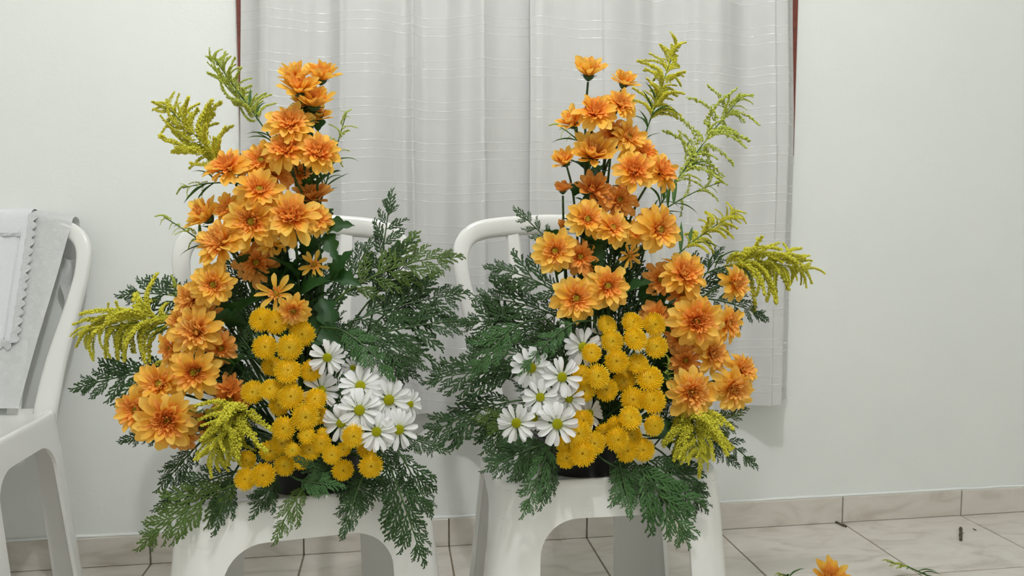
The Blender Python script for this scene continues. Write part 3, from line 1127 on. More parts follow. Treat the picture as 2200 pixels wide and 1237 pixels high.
def frond(pot, b, t, kb, kt, width, mat, label, group, sag=0.0, roll=0.0, nb=7, foot=None):
    """cypress frond: base and tip by picture position and distance in front of the pot"""
    B, Tp = at(b[0], b[1], pot.y - kb), at(t[0], t[1], pot.y - kt)
    L = (Tp - B).length
    foot = foot or foot_point(pot, B)
    if foot.z > B.z + 0.02: foot.z = max(B.z, pot.z + 0.05)
    root = thing('cypress_frond', foot, label, 'foliage', group)
    d = (Tp - B).normalized()
    mid = B + d * (L * .5) + Vector((0, 0, sag * L))
    def cv(u):
        return B * (1 - u) ** 2 + mid * (2 * u * (1 - u)) + Tp * u * u
    pre = bez(foot, foot + Vector((0, 0, .3)) * (B - foot).length, B - (cv(.05) - B).normalized() * (B - foot).length * .4, B, 6)
    pts = pre[:-1] + [cv(i / 10) for i in range(11)]
    mb = MB(); tube(mb, [p - foot for p in pts], [.0024 - .0015 * i / (len(pts) - 1) for i in range(len(pts))], 5)
    obj('stem', mb, 'stem' if mat != 'cyp_olive' else 'cyp_olive', root)
    view = (CAM - (B + Tp) / 2).normalized()
    nrm0 = (view + Vector((0, 0, .45)) + Vector((rnd.uniform(-.3, .3), rnd.uniform(-.2, .2), rnd.uniform(-.3, .3))))
    W = width * L * 1.2
    nb = max(4, int(nb * .72 + .5))
    for i in range(nb):
        for s in (-1, 1):
            u = (i + .45 + (.25 if s > 0 else 0)) / (nb + .35)
            if u > .96: continue
            p = cv(u); tg = (cv(min(1, u + .03)) - cv(max(0, u - .03))).normalized()
            nn = (nrm0 - tg * nrm0.dot(tg)).normalized()
            nn = Quaternion(tg, roll + rnd.uniform(-.25, .25)) @ nn
            sd = nn.cross(tg)
            a = s * rnd.uniform(.55, .8)
            x = (tg * math.cos(a) + sd * math.sin(a))
            x = (x + nn * rnd.uniform(-.25, .15) + Vector((0, 0, -.12))).normalized()
            z = (nn - x * nn.dot(x)).normalized(); yv = z.cross(x)
            prof = (.55 + 1.1 * u) if u < .38 else (1.0 * (1 - (u - .38) / .62) ** .8 * .82 + .18)
            sc = W * prof * rnd.uniform(.85, 1.15)
            sc = max(sc, .022)
            m_ = Matrix((x, yv, z)).transposed().to_4x4()
            m_ = Matrix.Translation(p - foot) @ m_ @ Matrix.Scale(sc, 4)
            obj('branchlet', rnd.choice(CB), mat, root, m_)
    tg = (cv(1) - cv(.93)).normalized()
    nn = (nrm0 - tg * nrm0.dot(tg)).normalized(); yv = nn.cross(tg)
    obj('branchlet', rnd.choice(CB), mat, root, Matrix.Translation(cv(.82) - foot) @ Matrix((tg, yv, nn)).transposed().to_4x4() @ Matrix.Scale(max(.04, L * .3), 4))
    return root

def goldenrod(pot, b, t, kb, kt, nb, blen, mat, label, group, sag=0.1, thin=False, leaves=4, start=.2, foot=None, droop=.35, spread=1.0):
    B, Tp = at(b[0], b[1], pot.y - kb), at(t[0], t[1], pot.y - kt)
    L = (Tp - B).length
    foot = foot or foot_point(pot, B)
    root = thing('goldenrod_sprig', foot, label, 'flower', group)
    mid = (B + Tp) / 2 + Vector((0, 0, sag * L))
    def cv(u): return B * (1 - u) ** 2 + mid * (2 * u * (1 - u)) + Tp * u * u
    pre = bez(foot, foot + Vector((0, 0, .35)) * (B - foot).length, B - (cv(.05) - B).normalized() * (B - foot).length * .4, B, 6)
    pts = pre[:-1] + [cv(i / 10) for i in range(11)]
    mb = MB(); tube(mb, [p - foot for p in pts], [.0022 - .0014 * i / (len(pts) - 1) for i in range(len(pts))], 5)
    so = obj('stem', mb, 'lance', root)
    view = (CAM - B).normalized()
    BL = px_size(blen, B) * 1.1
    nb = int(nb * (1.35 if thin else 2.0))
    for i in range(nb):
        u = start + (1 - start) * (i + rnd.uniform(.1, .9)) / nb
        p = cv(u); tg = (cv(min(1, u + .03)) - cv(max(0, u - .03))).normalized()
        sd = view.cross(tg).normalized()
        s = 1 if i % 2 else -1
        az = rnd.uniform(-1.3, 1.3)
        perp = (sd * s * math.cos(az) + sd.cross(tg) * math.sin(az)).normalized()
        a = rnd.uniform(.4, 1.1) * spread
        x = (tg * math.cos(a) + perp * math.sin(a)).normalized()
        dn = (perp * rnd.uniform(0, .8) + Vector((rnd.uniform(-.3, .3), rnd.uniform(-.3, .3), -droop * 2)) - tg * .1)
        zz = -(dn - x * dn.dot(x)).normalized()
        yv = zz.cross(x)
        sc = BL * (1.0 - .62 * ((u - start) / (1 - start)) ** 1.2) * rnd.uniform(.55, 1.2) * min(1, .6 + (u - start) * 2.5)
        obj('blossom_branch', rnd.choice(GB_THIN if thin else GB_FULL), mat, root, Matrix.Translation(p - foot) @ Matrix((x, yv, zz)).transposed().to_4x4() @ Matrix.Scale(sc, 4))
    tg = (cv(1) - cv(.93)).normalized()
    dn = Vector((0, 0, -1)); zz = -(dn - tg * dn.dot(tg)).normalized()
    obj('blossom_branch', GB_FULL[2], mat, root, Matrix.Translation(cv(.88) - foot) @ Matrix((tg, zz.cross(tg), zz)).transposed().to_4x4() @ Matrix.Scale(max(.03, BL * .6), 4))
    for i in range(leaves):
        u = rnd.uniform(0.0, start + .15)
        p = cv(u); tg = (cv(min(1, u + .05)) - cv(max(0, u - .05))).normalized()
        sd = view.cross(tg).normalized() * (1 if i % 2 else -1)
        x = (tg * .7 + sd * rnd.uniform(.4, .9) + view * rnd.uniform(-.4, .5)).normalized()
        q = x.to_track_quat('X', 'Z').to_matrix().to_4x4()
        obj('leaf', rnd.choice(LANCE), 'lance', so, Matrix.Translation(p - foot) @ q @ Matrix.Scale(px_size(rnd.uniform(45, 80), B), 4))
    return root

# ================================================================== PLANTERS
def planter(pos, label):
    t = thing('planter_bowl', pos, label, 'planter', 'black planter bowls under the bouquets')
    mb = MB()
    lathe(mb, [(0.001, 0.0), (.078, 0.0), (.084, .006), (.098, POT_H - .008), (.104, POT_H - .006), (.104, POT_H), (.097, POT_H), (.092, POT_H - .012), (.078, .008), (.001, .008)], 40)
    obj('bowl', mb, 'pot', t)
    mb = MB()
    lathe(mb, [(.001, .0085), (.076, .0085), (.088, POT_H - .018), (.07, POT_H - .012), (.001, POT_H - .010)], 28)
    obj('floral_foam', mb, 'foam', t)
planter(POT_A, 'black plastic planter bowl under the bouquet beside the draped chair')
planter(POT_B, 'black plastic planter bowl under the bouquet farther from the draped chair')

NA, NB = 'of the lace-side bouquet', 'of the far-from-lace bouquet'
KW = {'open': 'wide open orange chrysanthemum', 'full': 'large full orange chrysanthemum', 'cup': 'cupped golden-orange chrysanthemum', 'rust': 'rust-orange cupped chrysanthemum',
      'dull': 'flat amber chrysanthemum', 'sparse': 'small few-petalled orange chrysanthemum', 'bud': 'closed rust-orange chrysanthemum bud'}
def mum_region(px, py, A):
    if py < 250: return 'at the very top'
    if py < 430: return 'on the upper stems'
    if py < 600: return 'halfway up'
    if A:
        return 'on the trailing side' if px < 520 else 'above the yellow blooms'
    return 'on the trailing side' if px > 1420 else 'above the daisies'
ORD = ['topmost', 'second from top', 'third from top', 'fourth from top', 'fifth from top', 'sixth from top', 'seventh from top', 'eighth from top', 'ninth from top', 'tenth from top', 'eleventh from top', 'twelfth from top', 'thirteenth from top', 'fourteenth from top']
def rank_labels(keys, ys):
    """adds the rank by height to labels that several blooms would share"""
    out = []
    for i, k in enumerate(keys):
        same = sorted([j for j in range(len(keys)) if keys[j] == k], key=lambda j: ys[j])
        out.append('' if len(same) == 1 else ', %s,' % ORD[same.index(i)])
    return out
MUM = {}
def mums(pot, rows, A):
    keys = [(r[3], mum_region(r[0], r[1], A)) for r in rows]
    rk = rank_labels(keys, [r[1] for r in rows])
    for (px, py, d, kind, fx, fz, k), key, r in zip(rows, keys, rk):
        lab = '%s %s%s %s' % (KW[kind], key[1], r, NA if A else NB)
        MUM[(px, py)] = mum(pot, px, py, d, kind, fx, fz, k / 100.0, lab, 'orange chrysanthemums ' + (NA if A else NB))

# px, py, diameter px, kind, facing right, facing up, centimetres in front of the planter
MUMS_A = [
 (632, 152, 80, 'cup', -.15, .86, 0), (692, 152, 78, 'cup', .15, .9, -1), (642, 178, 84, 'cup', .0, .84, 2), (676, 208, 88, 'cup', .15, .8, 1), (680, 242, 66, 'cup', .3, .75, -2),
 (622, 258, 104, 'full', .0, .55, 3), (612, 316, 96, 'full', -.15, .55, 4), (684, 322, 100, 'full', .12, .5, 5), (558, 340, 96, 'open', -.2, .5, 1), (484, 352, 96, 'full', -.25, .7, 2),
 (590, 362, 84, 'dull', .1, .4, 1), (525, 352, 70, 'dull', -.3, .6, -2), (557, 402, 104, 'open', .1, .5, 5), (672, 413, 78, 'rust', .0, .8, -1), (645, 368, 60, 'dull', .2, .3, -2),
 (431, 456, 86, 'cup', -.6, .6, 1), (538, 474, 116, 'open', -.05, .2, 6), (487, 446, 74, 'open', -.5, .4, 2), (626, 460, 118, 'full', .0, .5, 7), (684, 468, 78, 'open', .45, .4, 5),
 (467, 517, 112, 'full', -.45, .5, 6), (545, 562, 92, 'dull', -.15, .2, 3), (581, 524, 52, 'sparse', -.1, .2, 4), (610, 516, 54, 'sparse', .3, .3, 3), (676, 568, 60, 'sparse', .2, .1, 4),
 (457, 610, 92, 'open', .1, .25, 8), (404, 642, 88, 'full', -.55, .25, 6), (417, 711, 110, 'full', -.2, .3, 9), (360, 750, 78, 'open', -.7, .1, 7), (477, 750, 76, 'dull', .35, .0, 7),
 (414, 800, 106, 'open', .05, .2, 11), (338, 822, 104, 'open', -.2, .5, 10), (286, 880, 108, 'open', -.45, .2, 11), (356, 904, 124, 'full', .1, .1, 14), (493, 860, 84, 'dull', .1, .0, 9),
 (493, 826, 60, 'rust', .0, .7, 8), (396, 940, 76, 'dull', .3, -.1, 11), (590, 628, 80, 'sparse', -.1, .3, 8), (630, 670, 72, 'open', .1, -.3, 10), (446, 910, 60, 'dull', .2, .0, 7),
 (585, 440, 70, 'dull', .1, .3, 2), (650, 215, 60, 'cup', -.2, .7, -2), (440, 690, 70, 'dull', -.2, .1, 5), (385, 690, 80, 'open', -.5, .3, 6),
]
MUMS_B = [
 (1267, 142, 80, 'cup', .0, .9, 0), (1345, 166, 64, 'cup', .2, .85, 0), (1281, 236, 88, 'full', -.05, .55, 4), (1336, 220, 72, 'full', .15, .5, 3), (1226, 254, 70, 'cup', -.5, .7, 2),
 (1316, 278, 70, 'dull', -.2, .5, 1), (1356, 292, 82, 'open', .4, .3, 2), (1277, 320, 98, 'cup', .0, .62, 3), (1211, 338, 64, 'cup', -.4, .7, 2), (1388, 326, 70, 'full', .2, .5, 1),
 (1364, 362, 92, 'full', -.1, .4, 6), (1427, 364, 86, 'full', .45, .5, 5), (1209, 400, 46, 'rust', -.1, .92, 1), (1275, 398, 76, 'rust', .0, .55, 2), (1336, 424, 82, 'dull', .1, .3, 3),
 (1264, 468, 86, 'open', .0, .35, 6), (1320, 485, 82, 'open', .1, .5, 7), (1368, 496, 64, 'open', .0, .4, 5), (1423, 492, 106, 'open', .2, .15, 8), (1394, 466, 56, 'dull', -.3, .5, 3),
 (1207, 484, 34, 'bud', -.2, .9, 0), (1193, 538, 90, 'open', -.1, .2, 7), (1250, 550, 82, 'dull', .0, .15, 6), (1361, 550, 58, 'sparse', .4, .0, 5), (1309, 613, 96, 'open', .05, .2, 9),
 (1239, 640, 102, 'open', -.05, .2, 10), (1474, 585, 104, 'full', .1, .5, 9), (1418, 600, 76, 'dull', -.4, .1, 6), (1472, 632, 70, 'dull', .1, -.2, 7), (1586, 608, 78, 'full', .45, .1, 5),
 (1501, 690, 116, 'full', -.05, .15, 12), (1572, 694, 84, 'open', .5, .2, 8), (1536, 760, 86, 'full', .3, .1, 10), (1474, 775, 72, 'dull', -.3, .1, 9), (1491, 844, 106, 'full', .0, .1, 13),
 (1580, 838, 96, 'full', .15, -.05, 12), (1600, 792, 76, 'full', .3, .5, 10), (1412, 676, 74, 'dull', -.1, .3, 7), (1460, 728, 58, 'dull', -.2, .0, 8), (1530, 725, 70, 'dull', .2, .1, 8),
]
mums(POT_A, MUMS_A, True)
mums(POT_B, MUMS_B, False)

def pom_label(px, py, A, young):
    if young: return 'half-opened loose yellow button chrysanthemum'
    if A:
        r = 'in the upper row' if py < 760 else ('in the cluster middle' if py < 900 else ('beside the lowest daisies' if px > 690 else 'in the lowest row'))
    else:
        r = 'in the upper row' if py < 760 else ('in the cluster middle' if py < 880 else ('low beside the daisies' if px < 1300 else 'low towards the goldenrod'))
    return 'yellow button chrysanthemum %s' % r
def poms(pot, rows, A):
    keys = [pom_label(r[0], r[1], A, len(r) > 4) for r in rows]
    rk = rank_labels(keys, [r[1] for r in rows])
    for row, key, r in zip(rows, keys, rk):
        px, py, d, k = row[:4]
        young = len(row) > 4
        lab = '%s%s %s' % (key, r, NA if A else NB)
        off = (px - (640 if A else 1320)) / 400.0
        pompon(pot, px, py, d, k / 100.0, lab, 'yellow button chrysanthemums ' + (NA if A else NB), off * .5, .35 if py < 900 else .15, young)
POMS_A = [(561, 686, 58, 9), (592, 692, 56, 9.5), (650, 718, 58, 9), (569, 745, 56, 11), (622, 746, 60, 12), (584, 786, 48, 9), (618, 796, 60, 13), (668, 796, 50, 12), (615, 822, 48, 10), (543, 842, 54, 11),
 (580, 836, 50, 13), (625, 852, 60, 14), (677, 857, 52, 14), (656, 896, 62, 15.5), (609, 920, 56, 15.5), (606, 952, 52, 14), (659, 935, 40, 16, 1), (629, 967, 36, 16, 1), (665, 966, 52, 15), (690, 952, 46, 15.5),
 (693, 932, 30, 15, 1), (713, 977, 44, 16), (738, 965, 34, 15), (759, 937, 54, 17.5), (788, 962, 46, 14), (737, 1010, 50, 16), (797, 1001, 56, 17), (647, 993, 34, 16, 1), (611, 1000, 50, 14.5), (581, 968, 50, 13.5),
 (565, 1020, 56, 16), (527, 1029, 52, 15), (530, 988, 46, 12.5), (688, 892, 42, 13), (600, 870, 50, 12), (640, 700, 46, 8)]
POMS_B = [(1305, 697, 48, 8.5), (1360, 693, 54, 9), (1407, 697, 56, 9.5), (1366, 727, 58, 11), (1316, 733, 54, 10.5), (1410, 744, 56, 10.5), (1271, 758, 46, 11.5), (1325, 776, 56, 12), (1371, 781, 50, 11), (1348, 800, 46, 9.5),
 (1249, 806, 48, 12), (1285, 808, 58, 13), (1255, 840, 50, 12), (1303, 837, 54, 12), (1341, 818, 52, 10), (1396, 812, 64, 12), (1360, 858, 56, 13), (1403, 860, 62, 13.5), (1355, 897, 56, 15), (1406, 914, 52, 15),
 (1253, 903, 50, 14), (1243, 931, 62, 16), (1214, 955, 42, 15), (1252, 974, 60, 17), (1217, 984, 48, 15.5), (1277, 952, 54, 15.5), (1299, 930, 46, 13), (1327, 944, 58, 16), (1348, 968, 56, 15), (1382, 966, 54, 14.5), (1322, 914, 46, 13.5), (1357, 934, 48, 13)]
poms(POT_A, POMS_A, True)
poms(POT_B, POMS_B, False)

def daisies(pot, rows, A):
    for (px, py, d, fx, fz, k, desc) in rows:
        lab = 'white daisy %s %s' % (desc, NA if A else NB)
        daisy(pot, px, py, d, fx, fz, k / 100.0, lab, 'white daisies ' + (NA if A else NB))
daisies(POT_A, [(703, 768, 80, .1, .1, 13, 'highest and apart from the rest'), (690, 838, 84, .2, .2, 12, 'half hidden behind a yellow bloom'), (774, 828, 92, .0, .5, 13.5, 'tilted upwards in the back row'),
 (836, 859, 98, .2, .2, 14, 'largest at the outer side'), (772, 881, 96, -.05, .25, 16, 'in the centre of the daisies'), (732, 909, 84, -.25, .2, 15, 'tucked behind the lone yellow bloom'),
 (809, 927, 86, .0, .3, 17, 'lowest, petals hanging down'), (858, 923, 90, .25, .1, 16, 'lowest at the outer edge'), (882, 868, 66, .6, .2, 11, 'turned sideways at the back'), (758, 790, 50, .0, .2, 9, 'small and shaded under the cypress')], True)
daisies(POT_B, [(1141, 790, 92, -.15, .2, 13, 'crossed by a cypress tip'), (1208, 810, 88, .0, .2, 14.5, 'beside the yellow cluster'), (1161, 853, 80, -.1, .3, 15, 'in the centre of the daisies'), (1223, 856, 74, .1, .3, 13.5, 'shaded in the middle row'),
 (1109, 909, 88, -.3, .1, 16, 'lowest at the outer edge'), (1198, 911, 96, .0, .15, 17.5, 'lowest next to the yellow blooms'), (1253, 745, 86, -.1, .2, 10, 'highest, half covered by a yellow bloom'), (1300, 722, 66, .1, .1, 7.5, 'hidden among the upper yellow blooms'),
 (1268, 887, 68, .3, .2, 11, 'peeping out behind the yellow blooms'), (1148, 898, 66, -.1, -.1, 13, 'shaded behind the lower daisies')], False)

def extra_leaf(key, px, py, k, d, size, roll=0.0):
    root = MUM[key]
    st = [c for c in root.children if c.name.startswith('stem')][0]
    pot = POT_A if key[0] < 900 else POT_B
    p = at(px, py, pot.y - k / 100.0) - Vector(root.location)
    x = Vector(d).normalized()
    obj('leaf', LOBED, 'leaf', st, Matrix.Translation(p) @ x.to_track_quat('X', 'Z').to_matrix().to_4x4() @ Matrix.Rotation(roll, 4, 'X') @ Matrix.Scale(px_size(size, CAM + _F * 1.4), 4))
for key, px, py, k, d, size, roll in [
    ((684, 468), 690, 490, 3, (1, -.3, .15), 70, 1.1), ((684, 468), 700, 500, 3, (.3, -.5, -.7), 70, .6), ((684, 322), 712, 600, 2, (.5, -.3, .8), 80, 1.2), ((684, 322), 714, 590, 2, (.7, -.4, -.2), 70, .9),
    ((672, 413), 690, 640, 2, (.3, -.5, -.8), 90, .3), ((612, 316), 640, 600, 2, (-.5, -.5, .6), 90, -.4), ((612, 316), 640, 640, 2, (.5, -.5, .4), 100, .8), ((622, 258), 655, 560, 1, (-.6, -.4, -.4), 80, .4),
    ((626, 460), 640, 700, 3, (.8, -.4, -.3), 110, .8), ((538, 474), 570, 640, 3, (-.7, -.4, -.3), 90, .5), ((467, 517), 530, 700, 3, (-.8, -.4, .3), 90, .8), ((457, 610), 530, 760, 4, (-.5, -.5, -.6), 90, .2),
    ((417, 711), 520, 800, 4, (-.6, -.5, .6), 90, -.3), ((1336, 424), 1300, 600, 3, (-.5, -.5, .6), 80, .5), ((1336, 424), 1330, 640, 3, (.6, -.5, .5), 90, .5), ((1264, 468), 1290, 660, 3, (-.6, -.5, -.3), 90, .5),
    ((1364, 362), 1370, 640, 2, (.6, -.4, .5), 90, .9), ((1423, 492), 1390, 650, 3, (.7, -.4, -.4), 90, .4), ((1275, 398), 1262, 425, 2, (-.5, -.4, -.5), 50, .8), ((1264, 468), 1272, 520, 3, (.2, -.6, -.8), 70, .2),
    ((1239, 640), 1230, 700, 5, (-.5, -.6, -.4), 80, .3), ((1474, 585), 1450, 700, 4, (.2, -.6, -.7), 90, .2), ((1501, 690), 1440, 790, 5, (-.4, -.6, -.7), 80, .4), ((1491, 844), 1430, 900, 8, (-.1, -.6, -.8), 70, .4)]:
    extra_leaf(key, px, py, k, d, size, roll)

# ------------------------------------------------------------------ goldenrod
def GR(A, b, t, kb, kt, nb, bl, mat, desc, **kw):
    goldenrod(POT_A if A else POT_B, b, t, kb / 100, kt / 100, nb, bl, mat, 'yellow-green goldenrod sprig %s %s' % (desc, NA if A else NB), 'goldenrod sprigs', **kw)
GR(1, (605, 330), (458, 124), -1, -3, 24, 70, 'goldgreen', 'pointing highest', start=.32, leaves=8, sag=.02, droop=-.25)
GR(1, (525, 385), (362, 232), -2, -4, 24, 100, 'gold', 'spreading over the upper side', start=.22, leaves=6, sag=-.05, droop=-.2)
GR(1, (690, 430), (745, 240), -3, -5, 9, 50, 'goldgreen', 'behind the upper chrysanthemums', start=.25, leaves=7, sag=.0, thin=True, droop=.0)
GR(1, (470, 545), (352, 466), 0, -2, 8, 52, 'goldgreen', 'with thin drooping tips', start=.2, leaves=2, sag=.03, thin=True)
GR(1, (420, 705), (192, 716), 1, -1, 30, 112, 'gold', 'reaching out level at the trailing side', start=.18, leaves=5, sag=.16)
GR(1, (385, 730), (374, 612), 0, -1, 5, 40, 'goldgreen', 'small and upright between cypress tips', start=.2, leaves=1, thin=True)
GR(1, (395, 770), (322, 800), 2, 2, 6, 42, 'gold', 'hanging short at the trailing side', start=.1, leaves=1)
GR(1, (540, 880), (465, 975), 9, 15, 30, 108, 'gold', 'bushy, pointing forward over the lower side', start=.05, leaves=3, sag=.22, spread=1.15)
GR(1, (520, 395), (393, 404), -3, -5, 4, 40, 'goldgreen', 'thin, behind the orange blooms', start=.45, leaves=4, thin=True)
GR(0, (1372, 330), (1452, 98), -2, -5, 24, 78, 'gold', 'pointing highest', start=.3, leaves=9, sag=.0, droop=-.1)
GR(0, (1412, 450), (1590, 212), -2, -5, 28, 110, 'goldgreen', 'large with arching tips', start=.18, leaves=8, sag=.06, thin=True)
GR(0, (1440, 560), (1580, 458), 1, -1, 16, 76, 'gold', 'short behind the orange blooms', start=.2, leaves=5, sag=.06, droop=.1)
GR(0, (1510, 590), (1726, 584), -1, -3, 30, 104, 'gold', 'reaching out level past the curtain', start=.18, leaves=5, sag=.2)
GR(0, (1480, 880), (1500, 975), 9, 14, 30, 104, 'gold', 'bushy, hanging under the trailing blooms', start=.05, leaves=4, sag=.15, spread=1.2)
GR(0, (1400, 470), (1548, 392), -1, -3, 5, 62, 'goldgreen', 'thin with long leaves', start=.3, leaves=7, sag=.1, thin=True)
GR(0, (1436, 840), (1434, 782), 10, 10, 5, 26, 'goldgreen', 'tiny and upright beside the yellow cluster', start=.1, leaves=0)
GR(0, (1250, 310), (1205, 274), -3, -4, 4, 30, 'goldgreen', 'tiny behind the upper blooms', start=.2, leaves=2, thin=True)

# ------------------------------------------------------------------ cypress
CN = [0]
def CY(A, b, t, kb, kt, wd, mat, desc, **kw):
    tone = {'cyp': 'dark green', 'cyp_olive': 'olive green', 'cyp_blue': 'blue-green'}[mat]
    frond(POT_A if A else POT_B, b, t, kb / 100, kt / 100, wd, mat, '%s cypress frond %s %s' % (tone, desc, NA if A else NB), 'cypress fronds ' + (NA if A else NB), **kw)
CY(1, (808, 640), (838, 430), -6, -8, .30, 'cyp', 'standing tallest and narrow', nb=9)
CY(1, (745, 625), (968, 552), -4, -6, .36, 'cyp_olive', 'arching out over the chair back', sag=.14, nb=8)
CY(1, (755, 690), (985, 632), -3, -7, .40, 'cyp', 'pointing outwards below the olive one', sag=.06, nb=9)
CY(1, (760, 735), (985, 690), -1, -4, .36, 'cyp', 'pointing outwards level with the daisies', sag=.08, nb=9)
CY(1, (780, 720), (900, 780), 0, 2, .50, 'cyp', 'drooping behind the daisies', sag=.1)
CY(1, (728, 706), (836, 800), 9, 13, .34, 'cyp_blue', 'hanging over the daisies', sag=.14)
CY(1, (735, 640), (790, 530), -5, -7, .45, 'cyp', 'upright at the shaded back')
CY(1, (790, 650), (880, 560), -7, -9, .45, 'cyp', 'upright behind the arching one')
CY(1, (810, 690), (905, 610), -8, -9, .5, 'cyp', 'filling the back of the outer side')
CY(1, (800, 760), (880, 800), -4, -5, .6, 'cyp', 'filling the low back behind the daisies')
CY(1, (470, 660), (270, 632), -4, -6, .34, 'cyp', 'behind the trailing blooms, reaching out high', sag=.12, nb=9)
CY(1, (410, 790), (175, 830), 2, 1, .34, 'cyp', 'reaching out level beneath the goldenrod', sag=.06, nb=9)
CY(1, (400, 830), (255, 800), 1, -1, .34, 'cyp', 'half hidden behind the trailing blooms', sag=.06)
CY(1, (430, 950), (360, 1030), 8, 11, .45, 'cyp', 'short, hanging under the trailing blooms', sag=.05)
CY(1, (400, 900), (285, 940), 6, 6, .3, 'cyp', 'peeping out under the lowest orange bloom')
CY(1, (530, 1030), (310, 1165), 12, 17, .36, 'cyp_olive', 'longest, sprawling past the front leg', sag=.12, nb=9)
CY(1, (520, 1010), (345, 1085), 10, 13, .36, 'cyp', 'spread above the sprawling one', sag=.1, nb=8)
CY(1, (500, 1020), (470, 1110), 12, 15, .5, 'cyp', 'bushy at the front corner of the seat')
CY(1, (660, 1040), (600, 1140), 14, 18, .42, 'cyp_olive', 'dangling over the front edge of the seat', sag=.15, nb=5)
CY(1, (640, 1030), (700, 1040), 15, 17, .6, 'cyp_blue', 'short, under the lowest yellow blooms')
CY(1, (720, 1020), (670, 1000), 14, 16, .6, 'cyp', 'short, tucked between the yellow blooms')
CY(1, (780, 1020), (745, 1125), 14, 18, .42, 'cyp', 'hanging over the seat edge below yellow blooms', sag=.05)
CY(1, (830, 985), (905, 1195), 12, 18, .36, 'cyp', 'hanging longest beside the daisies', sag=.08, nb=10)
CY(1, (850, 960), (920, 1090), 11, 14, .42, 'cyp', 'hanging beside the chair leg', sag=.08)
CY(1, (850, 930), (935, 960), 9, 9, .4, 'cyp', 'peeping out under the outer daisies')
CY(1, (600, 1020), (560, 1080), 10, 14, .7, 'cyp', 'filling under the yellow blooms')
CY(1, (700, 1010), (800, 1060), 11, 14, .6, 'cyp', 'filling over the planter rim')
for i, (b, t, d_) in enumerate([((560, 700), (510, 560), 'rising behind the trailing blooms'), ((620, 700), (600, 560), 'rising behind the middle stems'), ((680, 720), (700, 590), 'rising behind the open stems'), ((520, 760), (470, 640), 'filling behind the yellow blooms'),
                                ((530, 830), (440, 760), 'filling low behind the trailing blooms'), ((720, 800), (760, 700), 'filling behind the highest daisy'), ((560, 880), (500, 800), 'filling behind the lower yellow blooms'), ((660, 690), (640, 600), 'filling the shaded centre'), ((520, 960), (430, 900), 'filling behind the bushy goldenrod')]):
    CY(1, b, t, -3 + (4 if b[1] > 800 else 0), -6 + (6 if b[1] > 800 else 0), .55, 'cyp', d_)
CY(0, (1205, 540), (1122, 462), 0, -2, .3, 'cyp', 'small, in front of the chair back', nb=5)
CY(0, (1215, 640), (1060, 575), -2, -3, .42, 'cyp', 'fanning out highest', sag=.12)
CY(0, (1200, 680), (1030, 640), -1, -3, .42, 'cyp', 'fanning out below the highest', sag=.1, nb=8)
CY(0, (1190, 720), (1005, 690), 0, -2, .42, 'cyp', 'fanning out level with the top daisy', sag=.08, nb=8)
CY(0, (1170, 770), (1010, 760), 1, 0, .5, 'cyp', 'fanning out beside the daisies', sag=.06)
CY(0, (1120, 800), (925, 815), 3, 2, .38, 'cyp', 'reaching out level towards the other bouquet', sag=.08, nb=9)
CY(0, (1110, 860), (925, 932), 4, 4, .42, 'cyp', 'reaching low towards the other bouquet', sag=.1, nb=9)
CY(0, (1130, 690), (1015, 800), 5, 8, .36, 'cyp_blue', 'bright and curved over the fan', sag=.16)
CY(0, (1240, 690), (1125, 795), 11, 15, .22, 'cyp_blue', 'bright tip crossing a daisy', sag=.16, nb=8)
CY(0, (1130, 860), (1050, 960), 5, 7, .55, 'cyp', 'filling behind the lower daisies')
CY(0, (1130, 900), (1040, 900), 6, 6, .55, 'cyp_olive', 'filling beside the lowest daisy')
CY(0, (1180, 950), (1055, 1005), 13, 16, .5, 'cyp', 'bushy at the seat corner', sag=.06)
CY(0, (1190, 960), (1095, 980), 11, 14, .6, 'cyp_blue', 'spread under the lowest daisies')
CY(0, (1185, 950), (1130, 1095), 14, 18, .34, 'cyp_blue', 'bright, dangling over the seat corner', sag=.05, nb=8)
CY(0, (1190, 970), (1170, 1065), 13, 17, .4, 'cyp', 'dangling next to the bright one')
CY(0, (1360, 990), (1478, 1160), 13, 18, .46, 'cyp_blue', 'hanging longest over the front leg', sag=.1, nb=10)
CY(0, (1380, 980), (1510, 1090), 12, 15, .46, 'cyp', 'hanging over the seat side', sag=.1, nb=8)
CY(0, (1330, 990), (1350, 1080), 13, 17, .6, 'cyp_blue', 'short, hanging over the seat front')
CY(0, (1300, 990), (1390, 1040), 12, 15, .6, 'cyp', 'bushy under the yellow blooms')
CY(0, (1420, 970), (1500, 1040), 10, 13, .6, 'cyp', 'filling under the bushy goldenrod')
CY(0, (1500, 920), (1618, 995), 8, 9, .26, 'cyp', 'thin, reaching out past the seat side', sag=.14)
CY(0, (1510, 930), (1570, 985), 8, 8, .4, 'cyp', 'short, past the seat side')
CY(0, (1500, 930), (1580, 890), 8, 8, .5, 'cyp_olive', 'bushy behind the lowest orange blooms')
CY(0, (1500, 640), (1640, 680), 0, -2, .3, 'cyp', 'reaching out past the trailing blooms', sag=.1, nb=8)
CY(0, (1470, 660), (1545, 545), -4, -6, .42, 'cyp', 'upright behind the trailing blooms')
